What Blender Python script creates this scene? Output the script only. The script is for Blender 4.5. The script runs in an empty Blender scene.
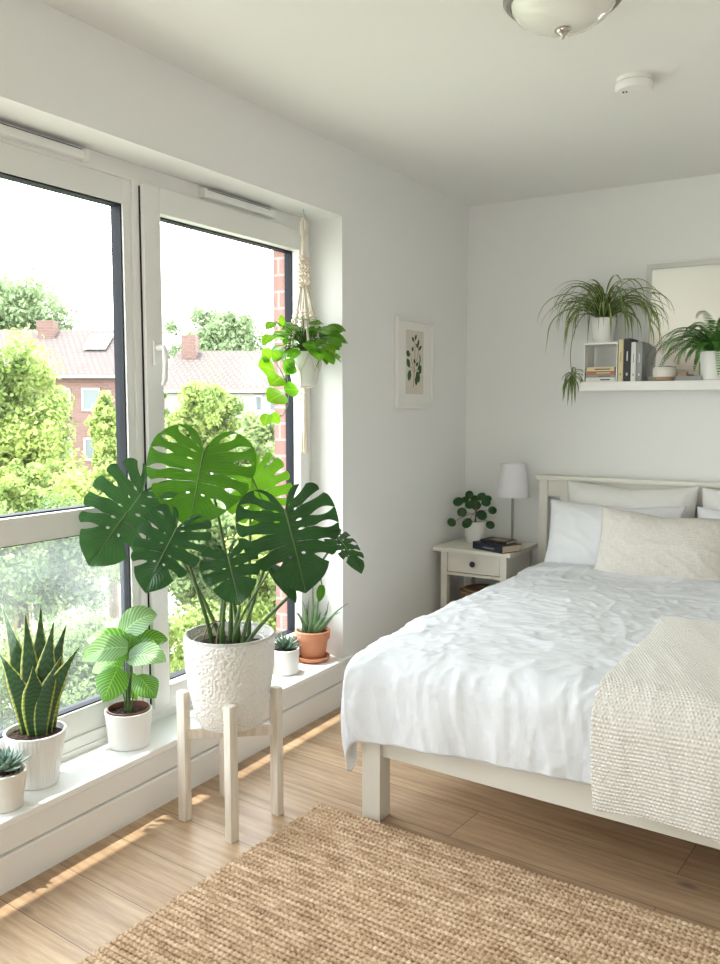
import bpy, bmesh, math, random
import numpy as np
from mathutils import Vector, Matrix, noise
PI = math.pi
SC = bpy.context.scene
COL = SC.collection
V = Vector
rnd = random.Random(7)

# ------------------------------------------------------------------ camera and measuring
CAM = V((2.04, 0.0, 1.36)); YAW = math.radians(31.5); PITCH = math.radians(5.2); FPX = 846.0
FW = V((-math.sin(YAW)*math.cos(PITCH), math.cos(YAW)*math.cos(PITCH), -math.sin(PITCH)))
RT = V((math.cos(YAW), math.sin(YAW), 0)); UP = RT.cross(FW)
def at(px, py, d):                       # a point of the place, measured off the photograph at distance d
    return CAM + (FW + RT*((px-360)/FPX) + UP*((482-py)/FPX))*d
def on(px, py, ax, v):
    r = FW + RT*((px-360)/FPX) + UP*((482-py)/FPX); i = 'xyz'.index(ax)
    return CAM + r*((v-CAM[i])/r[i])
cd = bpy.data.cameras.new('camera'); cam = bpy.data.objects.new('camera', cd); COL.objects.link(cam)
cam.location = CAM; cam.rotation_euler = (PI/2-PITCH, 0, YAW)
cd.sensor_fit = 'VERTICAL'; cd.sensor_height = 36; cd.lens = FPX*36/964; cd.clip_start = .05; cd.clip_end = 400
SC.camera = cam

# ------------------------------------------------------------------ materials
def mat(name):
    m = bpy.data.materials.new(name); m.use_nodes = True
    nt = m.node_tree; b = nt.nodes['Principled BSDF']
    return m, nt, b
def N(nt, t, **k):
    n = nt.nodes.new(t)
    for a, v in k.items():
        if a.startswith('i_'): n.inputs[a[2:].replace('_', ' ')].default_value = v
        else: setattr(n, a, v)
    return n
def plain(name, col, rough=.5, metal=0, spec=.5, bump=None, sheen=0, var=0):
    m, nt, b = mat(name)
    b.inputs['Base Color'].default_value = (*col, 1); b.inputs['Roughness'].default_value = rough
    b.inputs['Metallic'].default_value = metal; b.inputs['Specular IOR Level'].default_value = spec
    if sheen: b.inputs['Sheen Weight'].default_value = sheen
    tc = N(nt, 'ShaderNodeTexCoord')
    if var:
        n = N(nt, 'ShaderNodeTexNoise'); n.inputs['Scale'].default_value = 6; n.inputs['Detail'].default_value = 5
        nt.links.new(tc.outputs['Object'], n.inputs['Vector'])
        mx = N(nt, 'ShaderNodeMix', data_type='RGBA'); mx.inputs['A'].default_value = (*[c*(1-var) for c in col], 1); mx.inputs['B'].default_value = (*[min(1, c*(1+var)) for c in col], 1)
        nt.links.new(n.outputs['Fac'], mx.inputs['Factor']); nt.links.new(mx.outputs['Result'], b.inputs['Base Color'])
    if bump:
        sc, st, dist = bump
        n = N(nt, 'ShaderNodeTexNoise'); n.inputs['Scale'].default_value = sc; n.inputs['Detail'].default_value = 4
        nt.links.new(tc.outputs['Object'], n.inputs['Vector'])
        bp = N(nt, 'ShaderNodeBump'); bp.inputs['Strength'].default_value = st; bp.inputs['Distance'].default_value = dist
        nt.links.new(n.outputs['Fac'], bp.inputs['Height']); nt.links.new(bp.outputs['Normal'], b.inputs['Normal'])
    return m
def ramp(nt, stops, interp='LINEAR'):
    r = N(nt, 'ShaderNodeValToRGB'); r.color_ramp.interpolation = interp
    e = r.color_ramp.elements
    while len(e) < len(stops): e.new(.5)
    for k, (p, c) in enumerate(stops): e[k].position = p; e[k].color = (*c, 1)
    return r
M = {}
M['wall'] = plain('wall_paint', (.80, .80, .79), .85, spec=.2, bump=(60, .08, .002))
M['ceil'] = plain('ceiling_paint', (.82, .815, .80), .9, spec=.15, bump=(50, .06, .002))
M['upvc'] = plain('window_plastic', (.78, .78, .76), .28)
M['sill'] = plain('sill_gloss', (.84, .84, .83), .22)
M['skirt'] = plain('skirting_paint', (.80, .79, .77), .42)
M['gasket'] = plain('rubber_gasket', (.010, .013, .02), .6, spec=.2)
M['bedpaint'] = plain('cream_furniture_paint', (.74, .72, .65), .4, bump=(30, .05, .002))
M['white_ceramic'] = plain('white_ceramic', (.80, .79, .77), .35)
M['cream_ceramic'] = plain('cream_ceramic', (.74, .70, .64), .45, var=.05)
M['terracotta'] = plain('terracotta', (.58, .25, .14), .8, var=.16, bump=(90, .15, .002))
M['soil'] = plain('potting_soil', (.045, .022, .014), .95, var=.6, bump=(140, 1.0, .01))
M['nursery'] = plain('brown_nursery_plastic', (.16, .06, .035), .5)
M['stem'] = plain('green_stem', (.06, .115, .025), .5, var=.2)
M['dstem'] = plain('brown_stem', (.16, .10, .05), .6, var=.2)
M['mattress'] = plain('mattress_fabric', (.75, .75, .74), .9)
M['metal'] = plain('brushed_nickel', (.55, .52, .48), .28, metal=1)
M['stem_metal'] = plain('lamp_stem_metal', (.30, .27, .24), .4, metal=.8)
M['mirror_frame'] = plain('painted_mirror_frame', (.62, .62, .59), .5)
M['dark_metal'] = plain('dark_knob_metal', (.05, .05, .05), .35, metal=.6)
M['smoke'] = plain('detector_plastic', (.82, .81, .80), .4)
M['rope'] = plain('cotton_rope', (.78, .70, .59), .95, bump=(300, .6, .003), var=.1)
M['frame'] = plain('white_picture_frame', (.78, .77, .74), .4)
M['mount'] = plain('picture_mount', (.80, .79, .76), .8)
M['paper'] = plain('print_paper', (.66, .61, .53), .9, var=.04)
M['ink'] = plain('botanical_green', (.05, .11, .05), .9, var=.3)
M['ink2'] = plain('botanical_brown', (.16, .10, .06), .9)
M['pages'] = plain('book_pages', (.62, .50, .36), .9, bump=(200, .3, .001))
M['navy'] = plain('navy_cover', (.012, .016, .03), .4)
M['black'] = plain('black_cover', (.012, .012, .014), .45)
M['cream'] = plain('cream_cover', (.66, .58, .36), .6)
M['whitec'] = plain('white_cover', (.72, .71, .69), .6)
M['greyc'] = plain('grey_cover', (.25, .26, .26), .5, var=.6)
M['olive'] = plain('olive_cover', (.10, .10, .07), .6)
M['tan'] = plain('tan_cover', (.38, .26, .17), .6)
M['rust'] = plain('rust_cover', (.40, .15, .07), .6)
M['shade'] = None
M['pebble'] = plain('grey_pebble', (.30, .27, .24), .8, var=.3)
M['mirror'] = plain('mirror_silver', (.92, .92, .91), .02, metal=1)
M['acrylic'] = plain('white_riser', (.80, .80, .78), .3)
M['piping'] = plain('cotton_piping', (.82, .82, .81), .9)

def fabric(name, col, scale, strength, var=.0):
    m, nt, b = mat(name)
    tc = N(nt, 'ShaderNodeTexCoord')
    b.inputs['Roughness'].default_value = .92; b.inputs['Specular IOR Level'].default_value = .15; b.inputs['Sheen Weight'].default_value = .15
    w1 = N(nt, 'ShaderNodeTexNoise'); w1.inputs['Scale'].default_value = scale; w1.inputs['Detail'].default_value = 3
    mp = N(nt, 'ShaderNodeMapping'); mp.inputs['Scale'].default_value = (1, .12, 1)
    mp2 = N(nt, 'ShaderNodeMapping'); mp2.inputs['Scale'].default_value = (.12, 1, 1)
    w2 = N(nt, 'ShaderNodeTexNoise'); w2.inputs['Scale'].default_value = scale; w2.inputs['Detail'].default_value = 3
    nt.links.new(tc.outputs['UV'], mp.inputs['Vector']); nt.links.new(tc.outputs['UV'], mp2.inputs['Vector'])
    nt.links.new(mp.outputs['Vector'], w1.inputs['Vector']); nt.links.new(mp2.outputs['Vector'], w2.inputs['Vector'])
    ad = N(nt, 'ShaderNodeMath', operation='ADD'); nt.links.new(w1.outputs['Fac'], ad.inputs[0]); nt.links.new(w2.outputs['Fac'], ad.inputs[1])
    bp = N(nt, 'ShaderNodeBump'); bp.inputs['Strength'].default_value = strength; bp.inputs['Distance'].default_value = .002
    nt.links.new(ad.outputs[0], bp.inputs['Height']); nt.links.new(bp.outputs['Normal'], b.inputs['Normal'])
    r = ramp(nt, [(.3, [c*(1-var) for c in col]), (.7, [min(1, c*(1+var)) for c in col])])
    hf = N(nt, 'ShaderNodeMath', operation='MULTIPLY'); hf.inputs[1].default_value = .5
    nt.links.new(ad.outputs[0], hf.inputs[0]); nt.links.new(hf.outputs[0], r.inputs['Fac']); nt.links.new(r.outputs['Color'], b.inputs['Base Color'])
    return m
M['duvet'] = fabric('white_washed_linen', (.65, .66, .685), 260, .35)
M['pillow'] = fabric('white_pillow_linen', (.72, .73, .75), 260, .35)
M['euro'] = fabric('offwhite_pillow_linen', (.72, .71, .69), 260, .35, .03)
M['natural'] = fabric('natural_linen', (.62, .59, .54), 230, .9, .14)
M['knit'] = plain('cream_knit_wool', (.72, .69, .64), .95, spec=.1, sheen=.3, bump=(350, .5, .003))

def leafmat(name, cols, kind='plain', trans=.35, rough=.35, nveins=9):
    """UV: x = across (0..1, .5 the midrib), y = along."""
    m, nt, b = mat(name); L = nt.links.new
    tc = N(nt, 'ShaderNodeTexCoord'); sp = N(nt, 'ShaderNodeSeparateXYZ'); L(tc.outputs['UV'], sp.inputs[0])
    a = N(nt, 'ShaderNodeMath', operation='SUBTRACT'); a.inputs[1].default_value = .5; L(sp.outputs['X'], a.inputs[0])
    ab = N(nt, 'ShaderNodeMath', operation='ABSOLUTE'); L(a.outputs[0], ab.inputs[0])        # 0 midrib .. .5 edge
    ns = N(nt, 'ShaderNodeTexNoise'); ns.inputs['Scale'].default_value = 9; ns.inputs['Detail'].default_value = 4; L(tc.outputs['Object'], ns.inputs['Vector'])
    if kind == 'edge':        # pale margin
        r = ramp(nt, [(.37, cols[0]), (.41, cols[1])]); L(ab.outputs[0], r.inputs['Fac']); colr = r.outputs['Color']
        wv = N(nt, 'ShaderNodeTexWave', bands_direction='Y'); wv.inputs['Scale'].default_value = 5; wv.inputs['Distortion'].default_value = 5; wv.inputs['Detail'].default_value = 2
        L(tc.outputs['UV'], wv.inputs['Vector'])
        r2 = ramp(nt, [(.3, (.6, .65, .6)), (.7, (1.15, 1.15, 1.1))]); L(wv.outputs['Fac'], r2.inputs['Fac'])
        mm = N(nt, 'ShaderNodeMix', data_type='RGBA', blend_type='MULTIPLY'); mm.inputs['Factor'].default_value = .8
        L(colr, mm.inputs['A']); L(r2.outputs['Color'], mm.inputs['B']); colr = mm.outputs['Result']
    elif kind == 'stripe':    # pale band along the middle
        r = ramp(nt, [(.12, cols[1]), (.2, cols[0])]); L(ab.outputs[0], r.inputs['Fac']); colr = r.outputs['Color']
    elif kind == 'veins':     # pale side veins
        m1 = N(nt, 'ShaderNodeMath', operation='MULTIPLY'); m1.inputs[1].default_value = .75; L(ab.outputs[0], m1.inputs[0])
        s = N(nt, 'ShaderNodeMath', operation='SUBTRACT'); L(sp.outputs['Y'], s.inputs[0]); L(m1.outputs[0], s.inputs[1])
        k = N(nt, 'ShaderNodeMath', operation='MULTIPLY'); k.inputs[1].default_value = nveins; L(s.outputs[0], k.inputs[0])
        pp = N(nt, 'ShaderNodeMath', operation='PINGPONG'); pp.inputs[1].default_value = .5; L(k.outputs[0], pp.inputs[0])
        r = ramp(nt, [(.06, cols[1]), (.24, cols[0])]); L(pp.outputs[0], r.inputs['Fac'])
        rm = ramp(nt, [(.015, (1, 1, 1)), (.03, (0, 0, 0))]); L(ab.outputs[0], rm.inputs['Fac'])
        mm = N(nt, 'ShaderNodeMix', data_type='RGBA'); L(rm.outputs['Color'], mm.inputs['Factor']); L(r.outputs['Color'], mm.inputs['A']); mm.inputs['B'].default_value = (*cols[1], 1)
        colr = mm.outputs['Result']
    elif kind == 'monstera':
        r = ramp(nt, [(.003, cols[1]), (.012, cols[0])]); L(ab.outputs[0], r.inputs['Fac']); colr = r.outputs['Color']
        k = N(nt, 'ShaderNodeMath', operation='MULTIPLY'); k.inputs[1].default_value = 34; L(sp.outputs['Y'], k.inputs[0])
        pp = N(nt, 'ShaderNodeMath', operation='PINGPONG'); pp.inputs[1].default_value = .5; L(k.outputs[0], pp.inputs[0])
        bp = N(nt, 'ShaderNodeBump'); bp.inputs['Strength'].default_value = .35; bp.inputs['Distance'].default_value = .004
        L(pp.outputs[0], bp.inputs['Height']); L(bp.outputs['Normal'], b.inputs['Normal'])
        rv = ramp(nt, [(.0, (1.5, 1.35, 1.3)), (.14, (1, 1, 1))]); L(pp.outputs[0], rv.inputs['Fac'])
        mm = N(nt, 'ShaderNodeMix', data_type='RGBA', blend_type='MULTIPLY'); mm.inputs['Factor'].default_value = .5
        L(colr, mm.inputs['A']); L(rv.outputs['Color'], mm.inputs['B']); colr = mm.outputs['Result']
    else:
        r = ramp(nt, [(.012, cols[1]), (.03, cols[0])]); L(ab.outputs[0], r.inputs['Fac']); colr = r.outputs['Color']
    vr = ramp(nt, [(.3, (.75, .75, .75)), (.7, (1.25, 1.2, 1.15))]); L(ns.outputs['Fac'], vr.inputs['Fac'])
    mv = N(nt, 'ShaderNodeMix', data_type='RGBA', blend_type='MULTIPLY'); mv.inputs['Factor'].default_value = 1
    L(colr, mv.inputs['A']); L(vr.outputs['Color'], mv.inputs['B'])
    L(mv.outputs['Result'], b.inputs['Base Color']); b.inputs['Roughness'].default_value = rough
    if trans:
        t = N(nt, 'ShaderNodeBsdfTranslucent'); g = N(nt, 'ShaderNodeMix', data_type='RGBA', blend_type='MULTIPLY'); g.inputs['Factor'].default_value = 1
        L(mv.outputs['Result'], g.inputs['A']); g.inputs['B'].default_value = (1.9, 2.0, .7, 1); L(g.outputs['Result'], t.inputs['Color'])
        ms = N(nt, 'ShaderNodeMixShader'); ms.inputs[0].default_value = trans
        L(b.outputs[0], ms.inputs[1]); L(t.outputs[0], ms.inputs[2]); L(ms.outputs[0], nt.nodes['Material Output'].inputs['Surface'])
    return m
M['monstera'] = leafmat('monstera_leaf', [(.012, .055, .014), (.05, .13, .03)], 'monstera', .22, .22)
M['monstera_light'] = leafmat('monstera_leaf_lit', [(.036, .115, .008), (.10, .2, .03)], 'monstera', .36, .22)  # lit, backlit and shaded looks are put into these leaf colours
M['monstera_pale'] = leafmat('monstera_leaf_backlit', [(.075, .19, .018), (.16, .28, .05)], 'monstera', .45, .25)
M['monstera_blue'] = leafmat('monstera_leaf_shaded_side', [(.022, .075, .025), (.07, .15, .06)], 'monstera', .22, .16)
M['snake'] = leafmat('snake_plant_leaf', [(.028, .085, .028), (.38, .42, .09)], 'edge', .12, .35)
M['calathea'] = leafmat('calathea_leaf', [(.06, .18, .025), (.17, .32, .08)], 'veins', .32, .4, 9)
M['calathea_pale'] = leafmat('calathea_pale_leaf', [(.12, .23, .10), (.27, .40, .22)], 'veins', .3, .4, 10)
M['pothos'] = leafmat('pothos_leaf', [(.10, .27, .02), (.22, .38, .06)], 'plain', .36, .3)
M['pothos_lime'] = leafmat('pothos_lime_leaf', [(.13, .27, .02), (.26, .38, .06)], 'plain', .4, .3)
M['pilea'] = leafmat('pilea_leaf', [(.018, .075, .018), (.05, .13, .04)], 'plain', .2, .3)
M['spider'] = leafmat('spider_plant_leaf', [(.055, .12, .025), (.42, .46, .24)], 'stripe', .3, .4)
M['fern'] = leafmat('fern_frond', [(.06, .19, .035), (.08, .2, .04)], 'plain', .3, .45)
M['aloe'] = leafmat('aloe_leaf', [(.12, .22, .10), (.15, .25, .12)], 'plain', .0, .35)
M['haworthia'] = leafmat('haworthia_leaf', [(.07, .13, .08), (.10, .17, .10)], 'plain', .0, .4)
M['rosette'] = leafmat('echeveria_leaf', [(.16, .25, .20), (.20, .29, .23)], 'plain', .0, .5)
M['rosette_green'] = leafmat('small_succulent_leaf', [(.06, .13, .05), (.10, .17, .07)], 'plain', .0, .5)

def tree_mat(name, c1, c2, tr=.45):
    m, nt, b = mat(name); L = nt.links.new
    tc = N(nt, 'ShaderNodeTexCoord'); ns = N(nt, 'ShaderNodeTexNoise'); ns.inputs['Scale'].default_value = 1.3; ns.inputs['Detail'].default_value = 8
    L(tc.outputs['Object'], ns.inputs['Vector']); r = ramp(nt, [(.35, c1), (.65, c2)]); L(ns.outputs['Fac'], r.inputs['Fac'])
    L(r.outputs['Color'], b.inputs['Base Color']); b.inputs['Roughness'].default_value = .6
    t = N(nt, 'ShaderNodeBsdfTranslucent'); L(r.outputs['Color'], t.inputs['Color'])
    ms = N(nt, 'ShaderNodeMixShader'); ms.inputs[0].default_value = tr
    L(b.outputs[0], ms.inputs[1]); L(t.outputs[0], ms.inputs[2]); L(ms.outputs[0], nt.nodes['Material Output'].inputs['Surface'])
    return m
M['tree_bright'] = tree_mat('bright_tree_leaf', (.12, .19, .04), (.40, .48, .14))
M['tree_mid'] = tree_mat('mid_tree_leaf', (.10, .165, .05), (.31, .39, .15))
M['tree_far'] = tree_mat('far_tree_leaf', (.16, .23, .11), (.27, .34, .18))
M['bark'] = plain('bark', (.16, .12, .08), .9, var=.3)
M['lawn'] = plain('garden_ground', (.30, .30, .24), .95, var=.4)

def floor_mat():
    m, nt, b = mat('oak_planks'); L = nt.links.new
    tc = N(nt, 'ShaderNodeTexCoord'); mp = N(nt, 'ShaderNodeMapping'); mp.inputs['Rotation'].default_value = (0, 0, math.radians(4.5)); mp.inputs['Location'].default_value = (.35, .06, 0)
    L(tc.outputs['Object'], mp.inputs['Vector'])
    br = N(nt, 'ShaderNodeTexBrick'); br.offset = .37; br.offset_frequency = 2
    for k, v in {'Scale': 1, 'Mortar Size': .0013, 'Mortar Smooth': .3, 'Bias': 0, 'Brick Width': 1.75, 'Row Height': .205}.items(): br.inputs[k].default_value = v
    br.inputs['Color1'].default_value = (0, 0, 0, 1); br.inputs['Color2'].default_value = (1, 1, 1, 1); br.inputs['Mortar'].default_value = (.5, .5, .5, 1)
    L(mp.outputs[0], br.inputs['Vector'])
    # offset of the grain from plank to plank
    sc = N(nt, 'ShaderNodeVectorMath', operation='SCALE'); sc.inputs['Scale'].default_value = 7.3; L(br.outputs['Color'], sc.inputs[0])
    ad = N(nt, 'ShaderNodeVectorMath', operation='ADD'); L(mp.outputs[0], ad.inputs[0]); L(sc.outputs[0], ad.inputs[1])
    m2 = N(nt, 'ShaderNodeMapping'); m2.inputs['Scale'].default_value = (1.1, 11, 1); L(ad.outputs[0], m2.inputs['Vector'])
    n1 = N(nt, 'ShaderNodeTexNoise'); n1.inputs['Scale'].default_value = 1.6; n1.inputs['Detail'].default_value = 7; n1.inputs['Distortion'].default_value = .9; L(m2.outputs[0], n1.inputs['Vector'])
    m3 = N(nt, 'ShaderNodeMapping'); m3.inputs['Scale'].default_value = (9, 150, 1); L(ad.outputs[0], m3.inputs['Vector'])
    n2 = N(nt, 'ShaderNodeTexNoise'); n2.inputs['Scale'].default_value = 2; n2.inputs['Detail'].default_value = 4; L(m3.outputs[0], n2.inputs['Vector'])
    wv = N(nt, 'ShaderNodeTexWave', bands_direction='Y'); wv.inputs['Scale'].default_value = .9; wv.inputs['Distortion'].default_value = 9; wv.inputs['Detail'].default_value = 2; wv.inputs['Detail Scale'].default_value = .7; L(m2.outputs[0], wv.inputs['Vector'])
    r = ramp(nt, [(.25, (.35, .225, .14)), (.5, (.49, .34, .215)), (.75, (.59, .43, .285))]); L(n1.outputs['Fac'], r.inputs['Fac'])
    r2 = ramp(nt, [(.3, (.82, .80, .78)), (.7, (1.08, 1.08, 1.08))]); L(n2.outputs['Fac'], r2.inputs['Fac'])
    mA = N(nt, 'ShaderNodeMix', data_type='RGBA', blend_type='MULTIPLY'); mA.inputs['Factor'].default_value = .8; L(r.outputs['Color'], mA.inputs['A']); L(r2.outputs['Color'], mA.inputs['B'])
    r3 = ramp(nt, [(.0, (.86, .84, .82)), (.5, (1.03, 1.03, 1.03))]); L(wv.outputs['Fac'], r3.inputs['Fac'])
    mB = N(nt, 'ShaderNodeMix', data_type='RGBA', blend_type='MULTIPLY'); mB.inputs['Factor'].default_value = .7; L(mA.outputs['Result'], mB.inputs['A']); L(r3.outputs['Color'], mB.inputs['B'])
    rp = ramp(nt, [(0, (.90, .88, .87)), (1, (1.08, 1.07, 1.05))]); L(br.outputs['Color'], rp.inputs['Fac'])
    mC = N(nt, 'ShaderNodeMix', data_type='RGBA', blend_type='MULTIPLY'); mC.inputs['Factor'].default_value = 1; L(mB.outputs['Result'], mC.inputs['A']); L(rp.outputs['Color'], mC.inputs['B'])
    # knots
    m4 = N(nt, 'ShaderNodeMapping'); m4.inputs['Scale'].default_value = (1.6, 3.4, 1); L(ad.outputs[0], m4.inputs['Vector'])
    vo = N(nt, 'ShaderNodeTexVoronoi'); vo.inputs['Scale'].default_value = 1.5; L(m4.outputs[0], vo.inputs['Vector'])
    rk = ramp(nt, [(.03, (.8, .8, .8)), (.10, (0, 0, 0))]); L(vo.outputs['Distance'], rk.inputs['Fac'])
    mD = N(nt, 'ShaderNodeMix', data_type='RGBA'); L(rk.outputs['Color'], mD.inputs['Factor']); L(mC.outputs['Result'], mD.inputs['A']); mD.inputs['B'].default_value = (.17, .12, .10, 1)
    mE = N(nt, 'ShaderNodeMix', data_type='RGBA'); L(br.outputs['Fac'], mE.inputs['Factor']); L(mD.outputs['Result'], mE.inputs['A']); mE.inputs['B'].default_value = (.10, .06, .035, 1)
    L(mE.outputs['Result'], b.inputs['Base Color']); b.inputs['Roughness'].default_value = .42
    bp = N(nt, 'ShaderNodeBump'); bp.inputs['Strength'].default_value = .12; bp.inputs['Distance'].default_value = .002; L(n2.outputs['Fac'], bp.inputs['Height']); L(bp.outputs['Normal'], b.inputs['Normal'])
    return m
M['floor'] = floor_mat()

def rug_mat():
    m, nt, b = mat('jute'); L = nt.links.new
    tc = N(nt, 'ShaderNodeTexCoord')
    mp = N(nt, 'ShaderNodeMapping'); mp.inputs['Scale'].default_value = (10, 52, 1); L(tc.outputs['Object'], mp.inputs['Vector'])
    n = N(nt, 'ShaderNodeTexNoise'); n.inputs['Scale'].default_value = 1; n.inputs['Detail'].default_value = 5; L(mp.outputs[0], n.inputs['Vector'])
    n2 = N(nt, 'ShaderNodeTexNoise'); n2.inputs['Scale'].default_value = 120; n2.inputs['Detail'].default_value = 3; L(tc.outputs['Object'], n2.inputs['Vector'])
    ad = N(nt, 'ShaderNodeMath', operation='ADD'); L(n.outputs['Fac'], ad.inputs[0]); L(n2.outputs['Fac'], ad.inputs[1])
    hf = N(nt, 'ShaderNodeMath', operation='MULTIPLY'); hf.inputs[1].default_value = .5; L(ad.outputs[0], hf.inputs[0])
    r = ramp(nt, [(.34, (.24, .145, .08)), (.5, (.52, .36, .23)), (.68, (.76, .60, .44))]); L(hf.outputs[0], r.inputs['Fac'])
    # shade between the jute cords, put into the colour as dark stripes
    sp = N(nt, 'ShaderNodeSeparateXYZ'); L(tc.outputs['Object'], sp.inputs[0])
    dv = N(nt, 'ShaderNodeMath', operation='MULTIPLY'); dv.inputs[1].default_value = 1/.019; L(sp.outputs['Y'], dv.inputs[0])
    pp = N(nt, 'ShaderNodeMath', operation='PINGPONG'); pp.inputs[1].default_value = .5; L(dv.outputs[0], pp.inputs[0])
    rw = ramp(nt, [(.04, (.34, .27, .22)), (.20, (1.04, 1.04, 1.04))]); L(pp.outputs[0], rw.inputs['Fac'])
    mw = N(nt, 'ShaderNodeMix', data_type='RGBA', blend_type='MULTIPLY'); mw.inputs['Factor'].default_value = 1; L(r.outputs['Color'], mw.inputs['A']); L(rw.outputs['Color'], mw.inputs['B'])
    L(mw.outputs['Result'], b.inputs['Base Color']); b.inputs['Roughness'].default_value = .95; b.inputs['Specular IOR Level'].default_value = .1
    bp = N(nt, 'ShaderNodeBump'); bp.inputs['Strength'].default_value = .6; bp.inputs['Distance'].default_value = .003; L(n2.outputs['Fac'], bp.inputs['Height']); L(bp.outputs['Normal'], b.inputs['Normal'])
    return m
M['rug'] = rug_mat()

def wood_wash():
    m, nt, b = mat('whitewashed_wood'); L = nt.links.new
    tc = N(nt, 'ShaderNodeTexCoord'); mp = N(nt, 'ShaderNodeMapping'); mp.inputs['Scale'].default_value = (30, 30, 2.5); L(tc.outputs['Object'], mp.inputs['Vector'])
    n = N(nt, 'ShaderNodeTexNoise'); n.inputs['Scale'].default_value = 2; n.inputs['Detail'].default_value = 5; L(mp.outputs[0], n.inputs['Vector'])
    r = ramp(nt, [(.3, (.60, .52, .43)), (.7, (.78, .72, .64))]); L(n.outputs['Fac'], r.inputs['Fac']); L(r.outputs['Color'], b.inputs['Base Color']); b.inputs['Roughness'].default_value = .6
    return m
M['wash'] = wood_wash()

def dimple_mat():
    m, nt, b = mat('dimpled_stoneware'); L = nt.links.new
    tc = N(nt, 'ShaderNodeTexCoord'); mp = N(nt, 'ShaderNodeMapping'); mp.inputs['Scale'].default_value = (110, 90, 1); L(tc.outputs['UV'], mp.inputs['Vector'])
    v = N(nt, 'ShaderNodeTexVoronoi', feature='SMOOTH_F1'); v.inputs['Scale'].default_value = 1; L(mp.outputs[0], v.inputs['Vector'])
    r = ramp(nt, [(.1, (0, 0, 0)), (.75, (1, 1, 1))]); L(v.outputs['Distance'], r.inputs['Fac'])
    bp = N(nt, 'ShaderNodeBump'); bp.inputs['Strength'].default_value = .9; bp.inputs['Distance'].default_value = .0045; L(r.outputs['Color'], bp.inputs['Height']); L(bp.outputs['Normal'], b.inputs['Normal'])
    b.inputs['Base Color'].default_value = (.77, .745, .70, 1); b.inputs['Roughness'].default_value = .42
    return m
M['dimple'] = dimple_mat()

def brick_mat(name, c1, c2, mo, w=.22, h=.075, ms=.006, rot=None):
    m, nt, b = mat(name); L = nt.links.new
    tc = N(nt, 'ShaderNodeTexCoord'); br = N(nt, 'ShaderNodeTexBrick')
    L(tc.outputs['UV'], br.inputs['Vector'])
    for k, v in {'Scale': 1, 'Mortar Size': ms, 'Brick Width': w, 'Row Height': h}.items(): br.inputs[k].default_value = v
    br.inputs['Color1'].default_value = (*c1, 1); br.inputs['Color2'].default_value = (*c2, 1); br.inputs['Mortar'].default_value = (*mo, 1)
    L(br.outputs['Color'], b.inputs['Base Color']); b.inputs['Roughness'].default_value = .85
    return m
M['brick'] = brick_mat('red_brick', (.20, .10, .085), (.26, .135, .115), (.25, .23, .215))
M['farbrick'] = brick_mat('far_red_brick', (.125, .062, .05), (.155, .082, .068), (.15, .115, .10), .5, .16, .02)
M['tiles'] = brick_mat('roof_tiles', (.078, .056, .050), (.092, .067, .060), (.05, .038, .035), .3, .38, .05)
M['render'] = plain('white_render', (.30, .295, .28), .9)
M['farwhite'] = plain('white_joinery', (.42, .42, .41), .6)
M['farglass'] = plain('far_window_glass', (.10, .12, .125), .15)
M['slate'] = plain('lead_flashing', (.20, .22, .26), .6)

def pane_mat(name, haze=0.0):
    m, nt, b = mat(name); L = nt.links.new
    tr = N(nt, 'ShaderNodeBsdfTransparent'); tr.inputs[0].default_value = (.96, .975, .97, 1)
    gl = N(nt, 'ShaderNodeBsdfGlossy'); gl.inputs['Roughness'].default_value = .02
    lw = N(nt, 'ShaderNodeLayerWeight'); lw.inputs['Blend'].default_value = .5
    pw = N(nt, 'ShaderNodeMath', operation='POWER'); pw.inputs[1].default_value = 5; L(lw.outputs['Facing'], pw.inputs[0])
    fr = N(nt, 'ShaderNodeMath', operation='MULTIPLY_ADD'); fr.inputs[1].default_value = .9; fr.inputs[2].default_value = .03; L(pw.outputs[0], fr.inputs[0])
    ms = N(nt, 'ShaderNodeMixShader'); L(fr.outputs[0], ms.inputs[0]); L(tr.outputs[0], ms.inputs[1]); L(gl.outputs[0], ms.inputs[2])
    out = ms.outputs[0]
    if haze:
        t = N(nt, 'ShaderNodeBsdfTranslucent'); t.inputs[0].default_value = (.9, .95, 1, 1)
        tc = N(nt, 'ShaderNodeTexCoord'); ns = N(nt, 'ShaderNodeTexNoise'); ns.inputs['Scale'].default_value = 2.2; L(tc.outputs['Object'], ns.inputs['Vector'])
        r = ramp(nt, [(.35, (haze*.3,)*3), (.65, (haze,)*3)]); L(ns.outputs['Fac'], r.inputs['Fac'])
        m2 = N(nt, 'ShaderNodeMixShader'); L(r.outputs['Color'], m2.inputs[0]); L(out, m2.inputs[1]); L(t.outputs[0], m2.inputs[2]); out = m2.outputs[0]
    L(out, nt.nodes['Material Output'].inputs['Surface'])
    return m
M['pane'] = pane_mat('window_glass'); M['pane_haze'] = pane_mat('reflection_haze_glass', .045)  # second pane mixes a whitish reflection haze into the glass
def shade_mat():
    m, nt, b = mat('white_lamp_fabric'); L = nt.links.new
    b.inputs['Base Color'].default_value = (.93, .93, .95, 1); b.inputs['Roughness'].default_value = .9
    t = N(nt, 'ShaderNodeBsdfTranslucent'); t.inputs[0].default_value = (.93, .93, .95, 1)
    ms = N(nt, 'ShaderNodeMixShader'); ms.inputs[0].default_value = .4; L(b.outputs[0], ms.inputs[1]); L(t.outputs[0], ms.inputs[2]); L(ms.outputs[0], nt.nodes['Material Output'].inputs['Surface'])
    return m
M['shade'] = shade_mat()
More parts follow.
